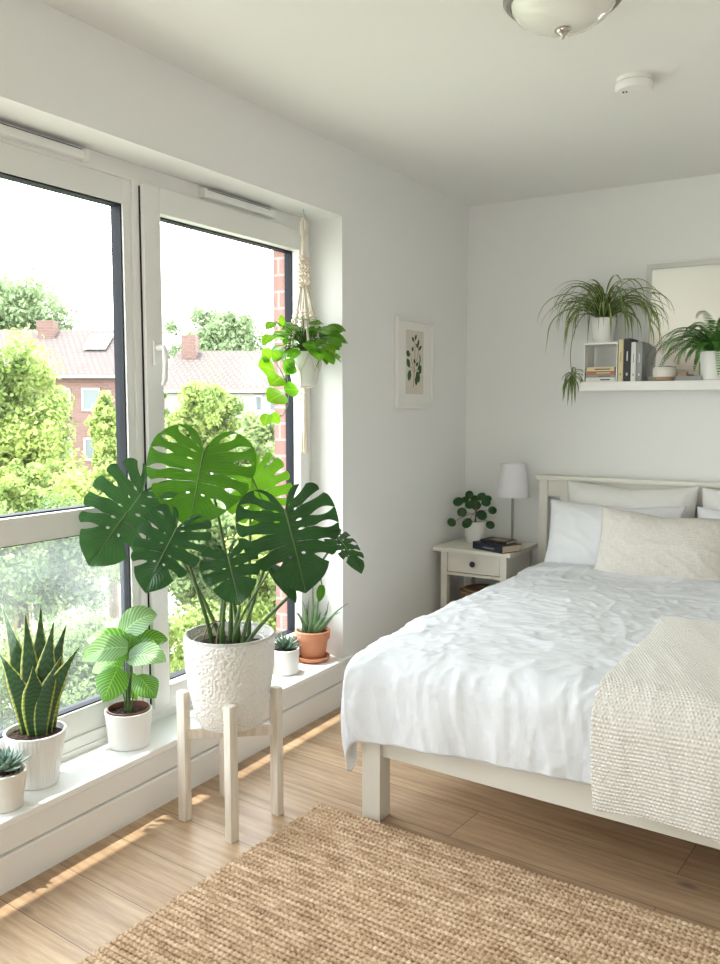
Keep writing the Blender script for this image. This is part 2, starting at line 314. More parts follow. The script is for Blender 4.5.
def glass_bowl():
    m, nt, b = mat('frosted_glass_bowl')
    b.inputs['Base Color'].default_value = (.78, .78, .72, 1); b.inputs['Roughness'].default_value = .18; b.inputs['Coat Weight'].default_value = .4
    return m
M['bowl'] = glass_bowl()
def weave_mat():
    m, nt, b = mat('woven_seagrass'); L = nt.links.new
    tc = N(nt, 'ShaderNodeTexCoord'); w = N(nt, 'ShaderNodeTexWave', bands_direction='Z'); w.inputs['Scale'].default_value = 22; w.inputs['Distortion'].default_value = 1.5
    L(tc.outputs['Object'], w.inputs['Vector']); r = ramp(nt, [(.2, (.22, .12, .06)), (.8, (.52, .34, .20))]); L(w.outputs['Fac'], r.inputs['Fac']); L(r.outputs['Color'], b.inputs['Base Color']); b.inputs['Roughness'].default_value = .9
    bp = N(nt, 'ShaderNodeBump'); bp.inputs['Strength'].default_value = 1; bp.inputs['Distance'].default_value = .004; L(w.outputs['Fac'], bp.inputs['Height']); L(bp.outputs['Normal'], b.inputs['Normal'])
    return m
M['weave'] = weave_mat()

# ------------------------------------------------------------------ object helpers
def tag(o, label=None, cat=None, group=None, kind=None):
    if label: o['label'] = label
    if cat: o['category'] = cat
    if group: o['group'] = group
    if kind: o['kind'] = kind
    return o
def origin_of(p):
    o = V((0, 0, 0))
    while p is not None: o += V(p.location); p = p.parent
    return o
def emit(name, bm, m, parent=None, loc=None, smooth=False, label=None, mods=None):
    me = bpy.data.meshes.new(name)
    off = origin_of(parent) if parent is not None else V(loc or (0, 0, 0))
    bmesh.ops.translate(bm, verts=bm.verts, vec=-off)
    bm.normal_update(); bm.to_mesh(me); bm.free()
    if smooth:
        me.polygons.foreach_set('use_smooth', [True]*len(me.polygons))
        if smooth == 'auto':
            try: me.set_sharp_from_angle(angle=math.radians(38))
            except Exception: pass
    me.materials.append(m if not isinstance(m, str) else M[m])
    o = bpy.data.objects.new(name, me); COL.objects.link(o)
    if parent is not None: o.parent = parent
    else: o.location = off
    if label: o['label'] = label
    return o
def thing(name, loc, label, cat, group=None, kind=None):
    o = bpy.data.objects.new(name, None); COL.objects.link(o); o.location = loc; o.empty_display_size = .1
    return tag(o, label, cat, group, kind)
def BM():
    b = bmesh.new(); b.loops.layers.uv.new('UVMap'); return b
def box(bm, x0, x1, y0, y1, z0, z1, bev=0, seg=2, mtx=None):
    r = bmesh.ops.create_cube(bm, size=1)
    vs = r['verts']
    for v in vs: v.co = V((x0+(v.co.x+.5)*(x1-x0), y0+(v.co.y+.5)*(y1-y0), z0+(v.co.z+.5)*(z1-z0)))
    if bev:
        es = list({e for v in vs for e in v.link_edges})
        g = bmesh.ops.bevel(bm, geom=es, offset=bev, segments=seg, affect='EDGES', profile=.7)
        vs = list({v for f in g['faces'] for v in f.verts} | {v for v in vs if v.is_valid})
    if mtx is not None: bmesh.ops.transform(bm, matrix=mtx, verts=vs)
    return vs
def boxuv(bm):                                # metric box UVs
    uv = bm.loops.layers.uv.active; bm.normal_update()
    for f in bm.faces:
        n = f.normal; a = max(range(3), key=lambda i: abs(n[i]))
        for l in f.loops:
            c = l.vert.co
            l[uv].uv = (c.y, c.z) if a == 0 else ((c.x, c.z) if a == 1 else (c.x, c.y))
def grid(bm, P, uvf=None, closed=False, flip=False):   # P[i][j] rows of points
    uv = bm.loops.layers.uv.active
    n = len(P); m = len(P[0])
    vs = [[bm.verts.new(p) for p in row] for row in P]
    for i in range(n-1):
        for j in range(m if closed else m-1):
            j2 = (j+1) % m
            q = [vs[i][j], vs[i][j2], vs[i+1][j2], vs[i+1][j]]
            ids = [(i, j), (i, j+1), (i+1, j+1), (i+1, j)]
            if flip: q.reverse(); ids.reverse()
            try: f = bm.faces.new(q)
            except ValueError: continue
            for l, (a, b) in zip(f.loops, ids):
                l[uv].uv = uvf(a, b) if uvf else (b/max(1, m-1), a/(n-1))
    return vs
def lathe(bm, prof, c=(0, 0), n=40, z0=0, wob=None):   # prof: (r, z) list; closed ends when r=0
    P = []
    for r, z in prof:
        P.append([V((c[0]+r*(1+(wob(k) if wob else 0))*math.cos(2*PI*k/n), c[1]+r*(1+(wob(k) if wob else 0))*math.sin(2*PI*k/n), z0+z)) for k in range(n)])
    g = grid(bm, P, closed=True, flip=False)
    for end in (0, -1):
        if prof[end][0] < .02 or True:
            ring = g[end]
            if prof[end][0] < 1e-5: bmesh.ops.pointmerge(bm, verts=ring, merge_co=V((c[0], c[1], z0+prof[end][1])))
    return g
def cap(bm, ring):
    try: bm.faces.new(ring)
    except ValueError: pass
def tube(bm, pts, rad, n=8, capped=True):
    pts = [V(p) for p in pts]; P = []
    if not hasattr(rad, '__len__'): rad = [rad]*len(pts)
    t0 = (pts[1]-pts[0]).normalized(); u = t0.orthogonal().normalized()
    for i, p in enumerate(pts):
        t = (pts[min(i+1, len(pts)-1)]-pts[max(i-1, 0)]).normalized()
        u = (u-t*u.dot(t)).normalized(); w = t.cross(u)
        P.append([p+(u*math.cos(2*PI*k/n)+w*math.sin(2*PI*k/n))*rad[i] for k in range(n)])
    g = grid(bm, P, closed=True)
    if capped: cap(bm, g[0][::-1]); cap(bm, g[-1])
    return g
def bez(a, b, c, d, n=14):
    a, b, c, d = map(V, (a, b, c, d))
    return [a*(1-t)**3+b*3*t*(1-t)**2+c*3*t*t*(1-t)+d*t**3 for t in [i/(n-1) for i in range(n)]]
def quad_curve(a, b, c, n=12):
    a, b, c = map(V, (a, b, c)); return [a*(1-t)**2+b*2*t*(1-t)+c*t*t for t in [i/(n-1) for i in range(n)]]
def ribbon(bm, pts, width, nrm, nv=4, fold=.2, wf=None):
    """leaf blade following pts; wf(t)->relative half width; fold = depth of the V across"""
    pts = [V(p) for p in pts]; P = []; n = len(pts)
    wf = wf or (lambda t: math.sin(PI*min(1, .12+t*.88))**.7)
    for i, p in enumerate(pts):
        t = (pts[min(i+1, n-1)]-pts[max(i-1, 0)]).normalized()
        side = t.cross(V(nrm)); side = side.normalized() if side.length > 1e-4 else t.orthogonal().normalized()
        nn = side.cross(t).normalized(); w = width*.5*max(.02, wf(i/(n-1))); row = []
        for j in range(nv+1):
            s = -1+2*j/nv
            row.append(p+side*(s*w)+nn*(abs(s)**1.3*w*fold))
        P.append(row)
    grid(bm, P, lambda a, b: (b/nv, a/(n-1)))
def thick_leaf(bm, pts, width, thick, nrm, wf=None, n=8):
    pts = [V(p) for p in pts]; P = []; m = len(pts)
    wf = wf or (lambda t: (1-t)**.6)
    for i, p in enumerate(pts):
        t = (pts[min(i+1, m-1)]-pts[max(i-1, 0)]).normalized()
        side = t.cross(V(nrm)); side = side.normalized() if side.length > 1e-4 else t.orthogonal().normalized()
        nn = side.cross(t).normalized(); w = max(.0004, width*.5*wf(i/(m-1))); h = max(.0003, thick*.5*wf(i/(m-1)))
        P.append([p+side*(w*math.cos(2*PI*k/n))+nn*(h*math.sin(2*PI*k/n)+h*.5*math.cos(2*PI*k/n)**2) for k in range(n)])
    g = grid(bm, P, lambda a, b: (.5+.5*math.cos(2*PI*b/n), a/(m-1)), closed=True); cap(bm, g[0][::-1]); cap(bm, g[-1])
def fbm(p, o=3):
    s = 0; a = 1
    for k in range(o): s += a*noise.noise(p); p = p*2.03; a *= .5
    return s
H = 2.475; RX = 3.35; RY = -1.7; BY = 4.5
Y0, Y1, ZS, ZT = 0.22, 3.18, .21, 2.18        # window recess
def struct(name, bm, m, **k):
    o = emit(name, bm, m, **k); o['kind'] = 'structure'; return o
# ------------------------------------------------------------------ room shell
bm = BM(); box(bm, -.245, RX+.1, RY-.1, BY+.1, -.1, 0); struct('floor', bm, 'floor')
bm = BM(); box(bm, -.36, RX+.1, RY-.1, BY+.1, H, H+.1); struct('ceiling', bm, 'ceil')
bm = BM()
box(bm, -.245, 0, RY, BY, ZT, H); box(bm, -.245, 0, Y1, BY, 0, ZT); box(bm, -.245, 0, RY, Y0, 0, ZT); box(bm, -.245, 0, Y0, Y1, 0, ZS-.025)
bmesh.ops.remove_doubles(bm, verts=bm.verts, dist=1e-5); struct('wall_left', bm, 'wall')
bm = BM(); box(bm, -.36, RX+.1, BY, BY+.1, 0, H); struct('wall_back', bm, 'wall')
# wall behind the camera, with an unseen window added for more daylight
bm = BM()
RW = (1.5, 2.75, .8, 2.1)
box(bm, -.245, RW[0], RY-.1, RY, 0, H); box(bm, RW[1], RX+.1, RY-.1, RY, 0, H); box(bm, RW[0], RW[1], RY-.1, RY, RW[3], H); box(bm, RW[0], RW[1], RY-.1, RY, 0, RW[2])
struct('wall_rear', bm, 'wall')
w3 = thing('added_rear_window', (RW[0], RY, RW[2]), None, None, kind='structure')
bm = BM(); a, b, c, d = RW
for q in ((a, a+.07, c, d), (b-.07, b, c, d), (a+.07, b-.07, c, c+.07), (a+.07, b-.07, d-.07, d), ((a+b)/2-.04, (a+b)/2+.04, c+.07, d-.07)):
    box(bm, q[0], q[1], RY-.08, RY-.02, q[2], q[3], .004)
emit('window_frame', bm, 'upvc', w3)
bm = BM(); box(bm, a+.07, b-.07, RY-.055, RY-.051, c+.07, d-.07); emit('glass_pane', bm, 'pane', w3)
bm = BM(); box(bm, RX, RX+.1, RY, BY, 0, H); struct('wall_right', bm, 'wall')
# outer brick leaf seen through the glass
bm = BM(); box(bm, -.36, -.245, 3.155, BY, -3.3, H+.3); box(bm, -.36, -.245, RY, .2, -3.3, H+.3); box(bm, -.36, -.245, .2, 3.155, -3.3, .15); box(bm, -.36, -.245, .2, 3.155, 2.16, H+.3)
boxuv(bm); struct('wall_outside', bm, 'brick')
# sill board
bm = BM(); box(bm, -.17, .022, Y0, Y1, ZS-.025, ZS, .007, 3); box(bm, .0005, .022, Y1-.012, 3.275, ZS-.025, ZS, .007, 3)
struct('trim_1', bm, 'sill', smooth='auto')
def skirt(name, a, b, axis):
    bm = BM()
    prof = [(0, 0), (.017, 0), (.017, .100), (.014, .105), (.0, .107)]
    P = []
    for t in (a, b):
        P.append([V((d, t, z)) if axis == 'L' else (V((t, BY-d, z)) if axis == 'B' else V((RX-d, t, z))) for d, z in prof])
    g = grid(bm, P); bmesh.ops.recalc_face_normals(bm, faces=bm.faces)
    struct(name, bm, 'skirt')
bm = BM(); box(bm, 0, .015, Y0, 3.262, .114, ZS-.025, .002); struct('trim_3', bm, 'skirt')
skirt('baseboard_left', RY, BY, 'L'); skirt('baseboard_back', .016, RX, 'B'); skirt('baseboard_right', RY, BY, 'R')

# ------------------------------------------------------------------ window
FX0, FX1 = -.245, -.17
def frame_rect(bm, y0, y1, z0, z1, t, x0, x1, bev=.004):     # t = (left, right, bottom, top)
    box(bm, x0, x1, y0, y0+t[0], z0, z1, bev); box(bm, x0, x1, y1-t[1], y1, z0, z1, bev)
    box(bm, x0, x1, y0+t[0]-.002, y1-t[1]+.002, z0, z0+t[2], bev); box(bm, x0, x1, y0+t[0]-.002, y1-t[1]+.002, z1-t[3], z1, bev)
def liner(bm, y0, y1, z0, z1, x0, x1, t=.005):
    box(bm, x0, x1, y0, y0+t, z0, z1); box(bm, x0, x1, y1-t, y1, z0, z1); box(bm, x0, x1, y0, y1, z0, z0+t); box(bm, x0, x1, y0, y1, z1-t, z1)
bm = BM(); frame_rect(bm, Y0, Y1, ZS+.001, ZT, (.05, .022, .055, .058), FX0, FX1)
box(bm, FX0, FX1, 2.118, 2.185, ZS+.05, ZT-.05, .004)
box(bm, FX0-.001, FX1+.006, Y0, Y1, ZS+.001, ZS+.02, .003)
struct('trim_2', bm, 'upvc', smooth='auto')
w1 = thing('window_1', (-.2, Y0+.05, ZS+.055), None, None, kind='structure')
GY0, GY1, GZ0, GZ1 = Y0+.05, 2.12, ZS+.053, ZT-.056
bm = BM(); frame_rect(bm, GY0, GY1, GZ0, GZ1, (.037, .037, .09, .085), -.236, -.178, .005); emit('window_frame', bm, 'upvc', w1, smooth='auto')
bm = BM(); box(bm, -.232, -.166, GY0+.035, GY1-.035, .937, 1.022, .008); emit('transom', bm, 'upvc', w1, smooth='auto')
bm = BM(); liner(bm, GY0+.037, GY1-.037, GZ0+.09, .937, -.232, -.186); liner(bm, GY0+.037, GY1-.037, 1.022, GZ1-.085, -.232, -.186)
emit('gasket', bm, 'gasket', w1)
bm = BM(); box(bm, -.214, -.210, GY0+.04, GY1-.04, GZ0+.092, .935); emit('glass_pane', bm, 'pane_haze', w1, label='lower glass pane with pale reflection haze painted in')
bm = BM(); box(bm, -.214, -.210, GY0+.04, GY1-.04, 1.024, GZ1-.087); emit('glass_pane', bm, 'pane', w1)
bm = BM(); box(bm, -.1698, -.1655, 2.1475, 2.1518, ZS+.06, ZT-.07); struct('trim_4', bm, 'gasket')
w2 = thing('window_2', (-.2, 2.2, ZS+.055), None, None, kind='structure')
SY0, SY1, SZ0, SZ1 = 2.152, 3.135, ZS+.05, ZT-.06
bm = BM(); frame_rect(bm, SY0, SY1, SZ0, SZ1, (.08, .066, .07, .09), -.232, -.15, .008); emit('sash_frame', bm, 'upvc', w2, smooth='auto')
bm = BM(); liner(bm, SY0+.08, SY1-.066, SZ0+.07, SZ1-.09, -.228, -.19); 
emit('gasket', bm, 'gasket', w2)
bm = BM(); box(bm, -.215, -.211, SY0+.082, SY1-.068, SZ0+.072, SZ1-.092); emit('glass_pane', bm, 'pane', w2)
bm = BM(); box(bm, -.150, -.138, 2.176, 2.208, 1.50, 1.585, .005, 3)
tube(bm, [(-.14, 2.192, 1.56), (-.112, 2.192, 1.56)], .011, 14)
tube(bm, [(-.112, 2.192, 1.568), (-.104, 2.192, 1.55), (-.102, 2.192, 1.50), (-.106, 2.192, 1.45), (-.116, 2.192, 1.43)], [.009, .011, .0105, .010, .007], 14)
emit('handle', bm, 'upvc', w2, smooth='auto')
def vent(y0, y1, label):
    t = thing('trickle_vent', (-.17, (y0+y1)/2, 2.14), label, 'window vent')
    bm = BM(); box(bm, -.1695, -.142, y0, y1, 2.135, 2.162, .005, 3); emit('cover', bm, 'upvc', t, smooth='auto')
    bm = BM(); box(bm, -.1695, -.152, y0+.01, y1-.01, 2.1622, 2.167); emit('slot', bm, 'gasket', t)
    for q in (y0, y1):
        bm = BM(); box(bm, -.1695, -.138, q-.008, q+.008, 2.132, 2.166, .004); emit('end_cap', bm, 'upvc', t)
vent(.95, 1.905, 'long white slotted vent at the top of the left fixed window')
vent(2.46, 2.88, 'short white slotted vent above the opening sash with the handle')

# ------------------------------------------------------------------ bed
bed = thing('bed', (1.35, 3.4, 0), 'cream painted wooden double bed frame with slatted headboard', 'bed')
bm = BM(); HY0, HY1 = 4.42, 4.465
for x in (.475, 2.12): box(bm, x, x+.048, HY0, HY1, 0, .962, .003)
box(bm, .46, 2.183, HY0-.018, HY1+.012, .958, .98, .004); box(bm, .523, 2.12, HY0+.008, HY1-.008, .868, .958, .002); box(bm, .523, 2.12, HY0+.008, HY1-.008, .30, .37, .002)
k = 0; x = .590
while x < 2.08: box(bm, x, x+.042, HY0+.012, HY1-.012, .365, .872, .002); x += .118
emit('headboard', bm, 'bedpaint', bed, smooth='auto')
for (x, y) in ((.64, 2.297), (2.05, 2.232)):
    bm = BM(); box(bm, x, x+.068, y, y+.068, 0, .42, .004); emit('leg', bm, 'bedpaint', bed, smooth='auto')
bm = BM(); ang = math.atan2(-.066, 1.41)
mt = Matrix.Translation((.708, 2.335, 0)) @ Matrix.Rotation(ang, 4, 'Z')
box(bm, -.01, 1.352, -.018, .012, .215, .385, .003, mtx=mt); emit('footboard', bm, 'bedpaint', bed, smooth='auto')
for x0, x1 in ((.655, .50), (2.085, 2.145)):
    bm = BM(); vs = box(bm, -.012, .012, 0, 1, .215, .36)
    y0 = 2.365 if x0 < 1 else 2.30
    for v in vs: v.co = V((v.co.x+x0+(x1-x0)*v.co.y, y0+(4.42-y0)*v.co.y, v.co.z))
    emit('side_rail', bm, 'bedpaint', bed)
bm = BM()
for i in range(14): box(bm, .66, 2.09, 2.45+i*.138, 2.52+i*.138, .235, .25)
emit('slat_base', bm, 'wash', bed)
bm = BM(); box(bm, .675, 2.045, 2.375, 4.38, .255, .50, .05, 4); o = emit('mattress', bm, 'mattress', loc=(1.35, 3.4, .25), smooth=True)
tag(o, 'white mattress lying on the bed frame under the duvet', 'mattress')

X0, X1, YF, R0 = .665, 2.06, 2.36, .105
def duvet_pt(u, v, wr=1.0, lift=0.0):
    dx = (X0-u) if u < X0 else ((u-X1) if u > X1 else 0); sx = -1 if u < X0 else 1
    yf = YF-(u-X0)*.03
    dy = (yf-v) if v < yf else 0
    s = math.hypot(dx, dy)
    cu, cv = min(max(u, X0), X1), max(v, yf)
    ex = min(cu-X0, X1-cu, .5); ey = min(cv-yf, .6)
    top = .572+.022*math.sin(min(1, ex/.45)*PI/2)+.012*math.sin(min(1, ey/.5)*PI/2)-.012
    top += .008*fbm(V((cu*2.2, cv*2.2, 3.1)))
    if cv > 3.75: top += .012*math.exp(-((cv-(3.86+.03*math.sin(cu*5)))/.035)**2)-.0*(cv-3.75)
    if s > 1e-6:
        nx, ny = sx*dx/s, -dy/s; a = min(s/R0, PI/2)
        if s < R0*PI/2: out, down = R0*math.sin(a), R0*(1-math.cos(a))
        else:
            e = s-R0*PI/2; out, down = R0+.02*math.sin(min(e/.3, 1)*PI)*.6, R0+e
        nrm = V((nx*math.sin(a), ny*math.sin(a), math.cos(a)))
        p = V((cu+nx*out, cv+ny*out, top-down))
    else:
        nrm = V((0, 0, 1)); p = V((cu, cv, top)); a = 0
    q = V((p.x, p.y, 0)); sk = min(1, s/.35)
    n1 = noise.noise(V((p.x*6.5, p.y*6.5, p.z*1.2+5)))
    n1b = noise.noise(V((p.x*14, p.y*14, p.z*1.6+1)))
    d = sk*(.024*n1+.010*n1b)
    w = V((p.x*3.1+p.y*1.3, -p.x*1.2+p.y*3.4, p.z*2.5))
    wq = w+V((noise.noise(w*.9)*.35, noise.noise(w*.9+V((7, 0, 0)))*.35, 0))
    big = noise.noise(V((p.x*1.7, p.y*1.7, 9)))*.5+.5
    r1 = 1-abs(noise.noise(V((wq.x*1.0+wq.y*.4, wq.y*1.9, wq.z))))*2.6; r2 = 1-abs(noise.noise(V((wq.x*3.9, wq.y*2.2, wq.z+3))))*2.5; r3 = 1-abs(noise.noise(V((wq.x*5+wq.y*2, wq.y*8, 4))))*2.4; r4 = 1-abs(noise.noise(wq*15))*2.2
    d += .010*max(0, r1)**2*big+.0062*max(0, r2)**2*(1.2-big)+.0045*max(0, r3)**2*(.3+big)+.0011*max(0, r4)+.005*noise.noise(wq*1.3)+.0012*noise.noise(wq*22)
    if p.y > 3.2 and s < .05: d += .003*max(0, 1-abs(noise.noise(V((p.x*2.2, p.y*14, 2))))*2.5)*min(1, (p.y-3.2)*2)
    return p+nrm*(d*wr+lift), nrm
def cloth(name, u0, u1, v0, v1, nu, nv, wr=1, lift=0, thick=.02, m='duvet', extra=None, us=1.0, **kw):
    bm = BM(); T = []; B = []
    for i in range(nv+1):
        rt, rb = [], []
        for j in range(nu+1):
            u = u0+(u1-u0)*j/nu; v = v0+(v1-v0)*i/nv
            e = min(j, nu-j, i, nv-i)
            if kw.get('edge'): u, v = kw['edge'](u, v, j/nu, i/nv)
            p, n = duvet_pt(u, v, wr, lift)
            ed = min(min(u-u0, u1-u, v-v0), .05) if True else 0
            th = thick*(.35+.65*math.sin(min(1, max(0, min(j/nu*(u1-u0), (1-j/nu)*(u1-u0), i/nv*(v1-v0), (1-i/nv)*(v1-v0)))/.04)*PI/2))
            x = extra(u, v) if extra else 0
            rt.append(p+n*x); rb.append(p-n*th)
        T.append(rt); B.append(rb)
    f = lambda a, b: (b/nu*(u1-u0)*us, a/nv*(v1-v0)*us)
    gt = grid(bm, T, f); gb = grid(bm, B, f, flip=True)
    ring_t = gt[0]+[r[-1] for r in gt[1:]]+gt[-1][:-1][::-1]+[r[0] for r in gt[1:-1]][::-1]
    ring_b = gb[0]+[r[-1] for r in gb[1:]]+gb[-1][:-1][::-1]+[r[0] for r in gb[1:-1]][::-1]
    n = len(ring_t)
    for i in range(n):
        try: bm.faces.new([ring_t[i], ring_b[i], ring_b[(i+1) % n], ring_t[(i+1) % n]])
        except ValueError: pass
    return bm
bm = cloth('duvet', X0-.315, X1+.33, YF-.335, 4.02, 250, 270, thick=.045)
o = emit('duvet', bm, 'duvet', loc=(1.35, 3.2, .55), smooth=True); tag(o, 'crumpled white linen duvet hanging over the foot of the bed', 'duvet')
def knit(u, v):
    row = v/.0100; c = u/.0098+.5*(int(math.floor(row)) % 2)
    return .0062*abs(math.sin(PI*row))**.8*(.30+.70*abs(math.sin(PI*c)))
def bedge(u, v, a, b):
    return u+.018*math.sin(v*5)*(1-a)+(.03*(1-b)*(1-a)), v+.012*math.sin(u*9)*(1-b)
bm = cloth('blanket', 1.408, 2.30, YF-.395, 3.06, 400, 520, wr=.45, lift=.018, thick=.008, extra=knit, edge=bedge)
o = emit('knitted_throw', bm, 'knit', loc=(1.7, 2.6, .6), smooth=True); tag(o, 'cream chunky knitted throw draped over the foot corner of the duvet', 'throw blanket')

def pillow(name, c, w, h, T, lean, yaw, m, label, seed, group=None, roll=0, flange=0):
    """c = middle of the bottom edge, stands on its long edge leaning back by lean"""
    bm = BM(); n = 64; F, Bk = [], []
    for i in range(n+1):
        rf, rb = [], []
        for j in range(n+1):
            a = -1+2*j/n; b = -1+2*i/n
            # corners stand out, sides draw in
            ax = a*(1-.055*(1-b*b)); by = b*(1-.07*(1-a*a))
            t = ((1-abs(a)**2.6)*(1-abs(b)**2.6)); t = max(0, t)**.55
            x = ax*w/2; z = by*h/2+.006*noise.noise(V((a*2+seed, seed, b)))
            q = V((x*6+seed, z*6, seed*1.7)); wv = .006*fbm(q, 2)*t**.4
            r1 = 1-abs(noise.noise(V((x*5+seed*3, z*7, 1))))*2.3; r2 = 1-abs(noise.noise(V((x*9+seed+z*5, z*11+4, 2))))*2.3
            cr = (.0015*max(0, r1)+.0045*max(0, r2)**2)*min(1, t*2)
            sag = -.018*(1-abs(a))*(b > 0)*b
            rf.append(V((x, -T/2*t-wv-cr, z+sag))); rb.append(V((x, T/2*t+wv, z+sag)))
        F.append(rf); Bk.append(rb)
    uvf = lambda a, b: (b/n*w, a/n*h)
    grid(bm, F, uvf); grid(bm, Bk, uvf, flip=True)
    bmesh.ops.remove_doubles(bm, verts=bm.verts, dist=1e-4)
    mtx = Matrix.Translation(c) @ Matrix.Rotation(yaw, 4, 'Z') @ Matrix.Rotation(-lean, 4, 'X') @ Matrix.Rotation(roll, 4, 'Y') @ Matrix.Translation((0, 0, h/2*.93))
    bmesh.ops.transform(bm, matrix=mtx, verts=bm.verts)
    o = emit(name, bm, m, loc=c, smooth=True); tag(o, label, 'pillow', group); return o
R = math.radians
pillow('pillow', (.985, 4.262, .56), .66, .43, .20, R(10), 0, 'euro', 'off-white linen pillow upright against the headboard, left one', 3.3)
pillow('pillow', (1.66, 4.262, .56), .68, .43, .20, R(10), 0, 'euro', 'off-white linen pillow upright against the headboard, right one', 8.1)
pillow('pillow', (.955, 4.065, .535), .66, .385, .21, R(20), R(2), 'pillow', 'bright white pillow leaning behind the beige linen cushion', 5.2)
pillow('pillow', (1.66, 4.065, .535), .68, .385, .21, R(20), R(-2), 'pillow', 'bright white pillow at the right edge, half behind the beige cushion', 1.2)
pillow('cushion', (1.232, 3.86, .558), .60, .36, .20, R(24), R(3), 'natural', 'beige natural linen cushion in front of the white pillows', 6.4, roll=R(2))

# ------------------------------------------------------------------ nightstand and what stands on it
ns = thing('nightstand', (.24, 4.26, 0), 'small cream painted bedside table with one drawer', 'bedside table')
NX0, NX1, NY0, NY1 = .055, .43, 4.075, 4.44
bm = BM(); box(bm, .02, .462, 4.045, 4.465, .578, .60, .004); emit('top', bm, 'bedpaint', ns, smooth='auto')
for x in (NX0, NX1-.036):
    for y in (NY0, NY1-.036):
        bm = BM(); box(bm, x, x+.036, y, y+.036, 0, .578, .002); emit('leg', bm, 'bedpaint', ns)
bm = BM(); box(bm, NX0+.004, NX0+.016, NY0+.036, NY1-.036, .455, .578); box(bm, NX1-.016, NX1-.004, NY0+.036, NY1-.036, .455, .578); box(bm, NX0+.036, NX1-.036, NY1-.016, NY1-.004, .455, .578)
box(bm, NX0+.036, NX1-.036, NY0+.004, NY0+.03, .452, .466); emit('apron', bm, 'bedpaint', ns)
bm = BM(); box(bm, NX0+.039, NX1-.039, NY0+.006, NY0+.024, .470, .574, .002); box(bm, NX0+.05, NX1-.05, NY0+.024, NY1-.04, .475, .55)
dr = emit('drawer', bm, 'bedpaint', ns)
bm = BM(); prof = [(0, 0), (.006, 0), (.006, .008), (.014, .012), (.016, .018), (.012, .025), (0, .027)]
lathe(bm, prof, n=20); bmesh.ops.rotate(bm, verts=bm.verts, matrix=Matrix.Rotation(PI/2, 3, 'X')); bmesh.ops.translate(bm, verts=bm.verts, vec=(.243, NY0+.006, .522)); emit('knob', bm, 'dark_metal', dr, smooth=True, label='dark round metal knob')
bm = BM(); box(bm, NX0+.01, NX1-.01, NY0+.01, NY1-.01, .15, .166, .002); emit('shelf', bm, 'bedpaint', ns)
bk = thing('basket', (.22, 4.25, .166), 'round woven brown basket on the lower shelf of the bedside table', 'basket')
bm = BM(); lathe(bm, [(0, 0), (.10, 0), (.115, .03), (.118, .10), (.11, .165), (.104, .165), (.10, .02), (0, .02)], (.22, 4.25), 36, .166); emit('body', bm, 'weave', bk, smooth='auto')
bm = BM(); lathe(bm, [(0, .166), (.118, .166), (.12, .182), (.09, .198), (0, .204)], (.22, 4.25), 36, .166); emit('lid', bm, 'weave', bk, smooth='auto')

lp = thing('table_lamp', (.352, 4.35, .6), 'small table lamp with white tapered shade on thin metal stem', 'lamp')
bm = BM(); lathe(bm, [(0, 0), (.055, 0), (.056, .004), (.05, .012), (.008, .018), (.0075, .02)], (.352, 4.35), 40, .6); emit('base', bm, 'metal', lp, smooth='auto')
bm = BM(); tube(bm, [(.352, 4.35, .615), (.352, 4.35, .95)], .0068, 14); emit('stem', bm, 'stem_metal', lp, smooth='auto')
bm = BM(); lathe(bm, [(.088, .262), (.089, .262), (.0665, .444), (.0655, .444), (.088, .262)], (.352, 4.35), 48, .6); emit('lamp_shade', bm, 'shade', lp, smooth='auto')
bm = BM(); lathe(bm, [(0, .35), (.014, .35), (.02, .375), (.026, .40), (.018, .425), (0, .432)], (.352, 4.35), 20, .6); bulb = emit('bulb', bm, 'white_ceramic', lp, smooth=True)

def book(name, c, size, rot, cover, label, group=None, marks=None, spine='L', pages='pages'):
    """lying (z = thickness) book; spine on -x side; page block shows on the other three"""
    w, d, t = size; root = thing(name, c, label, 'book', group)
    M4 = Matrix.Translation(c) @ Matrix.Rotation(rot, 4, 'Z') if not isinstance(rot, Matrix) else Matrix.Translation(c) @ rot
    bm = BM(); ct = min(.0025, t*.12)
    box(bm, -w/2, w/2, -d/2, d/2, 0, ct, .0004, 1); box(bm, -w/2, w/2, -d/2, d/2, t-ct, t, .0004, 1); box(bm, -w/2-ct, -w/2+ct*.5, -d/2, d/2, 0, t, .0006, 2)
    bmesh.ops.transform(bm, matrix=M4, verts=bm.verts); emit('cover', bm, cover, root)
    bm = BM(); box(bm, -w/2+.001, w/2-.004, -d/2+.003, d/2-.003, ct, t-ct); bmesh.ops.transform(bm, matrix=M4, verts=bm.verts); emit('page_block', bm, pages, root)
    if marks:
        for (side, x0, x1, y0, y1) in marks[1]:
            bm = BM()
            if side == 'top': box(bm, x0, x1, y0, y1, t, t+.0004)
            else: box(bm, -w/2-ct-.0004, -w/2-ct, x0, x1, y0, y1)
            bmesh.ops.transform(bm, matrix=M4, verts=bm.verts); emit('cover_print', bm, marks[0], root)
    return root
# spine faces the camera-left side, long axis swings towards the bed
rot = Matrix.Rotation(R(-22), 4, 'Z') @ Matrix.Rotation(R(90), 4, 'Z')
book('book', (.350, 4.140, .6), (.14, .215, .038), rot, 'navy', 'thick dark navy hardback on the bedside table, bottom of the two', marks=('greyc', [('spine', -.05, .03, .014, .020)]))
rot2 = Matrix.Rotation(R(-10), 4, 'Z') @ Matrix.Rotation(R(90), 4, 'Z')
book('book', (.350, 4.165, .638), (.11, .16, .014), rot2, 'black', 'thin black and beige book on top of the navy hardback', marks=('tan', [('top', -.035, .02, -.055, .04)]))

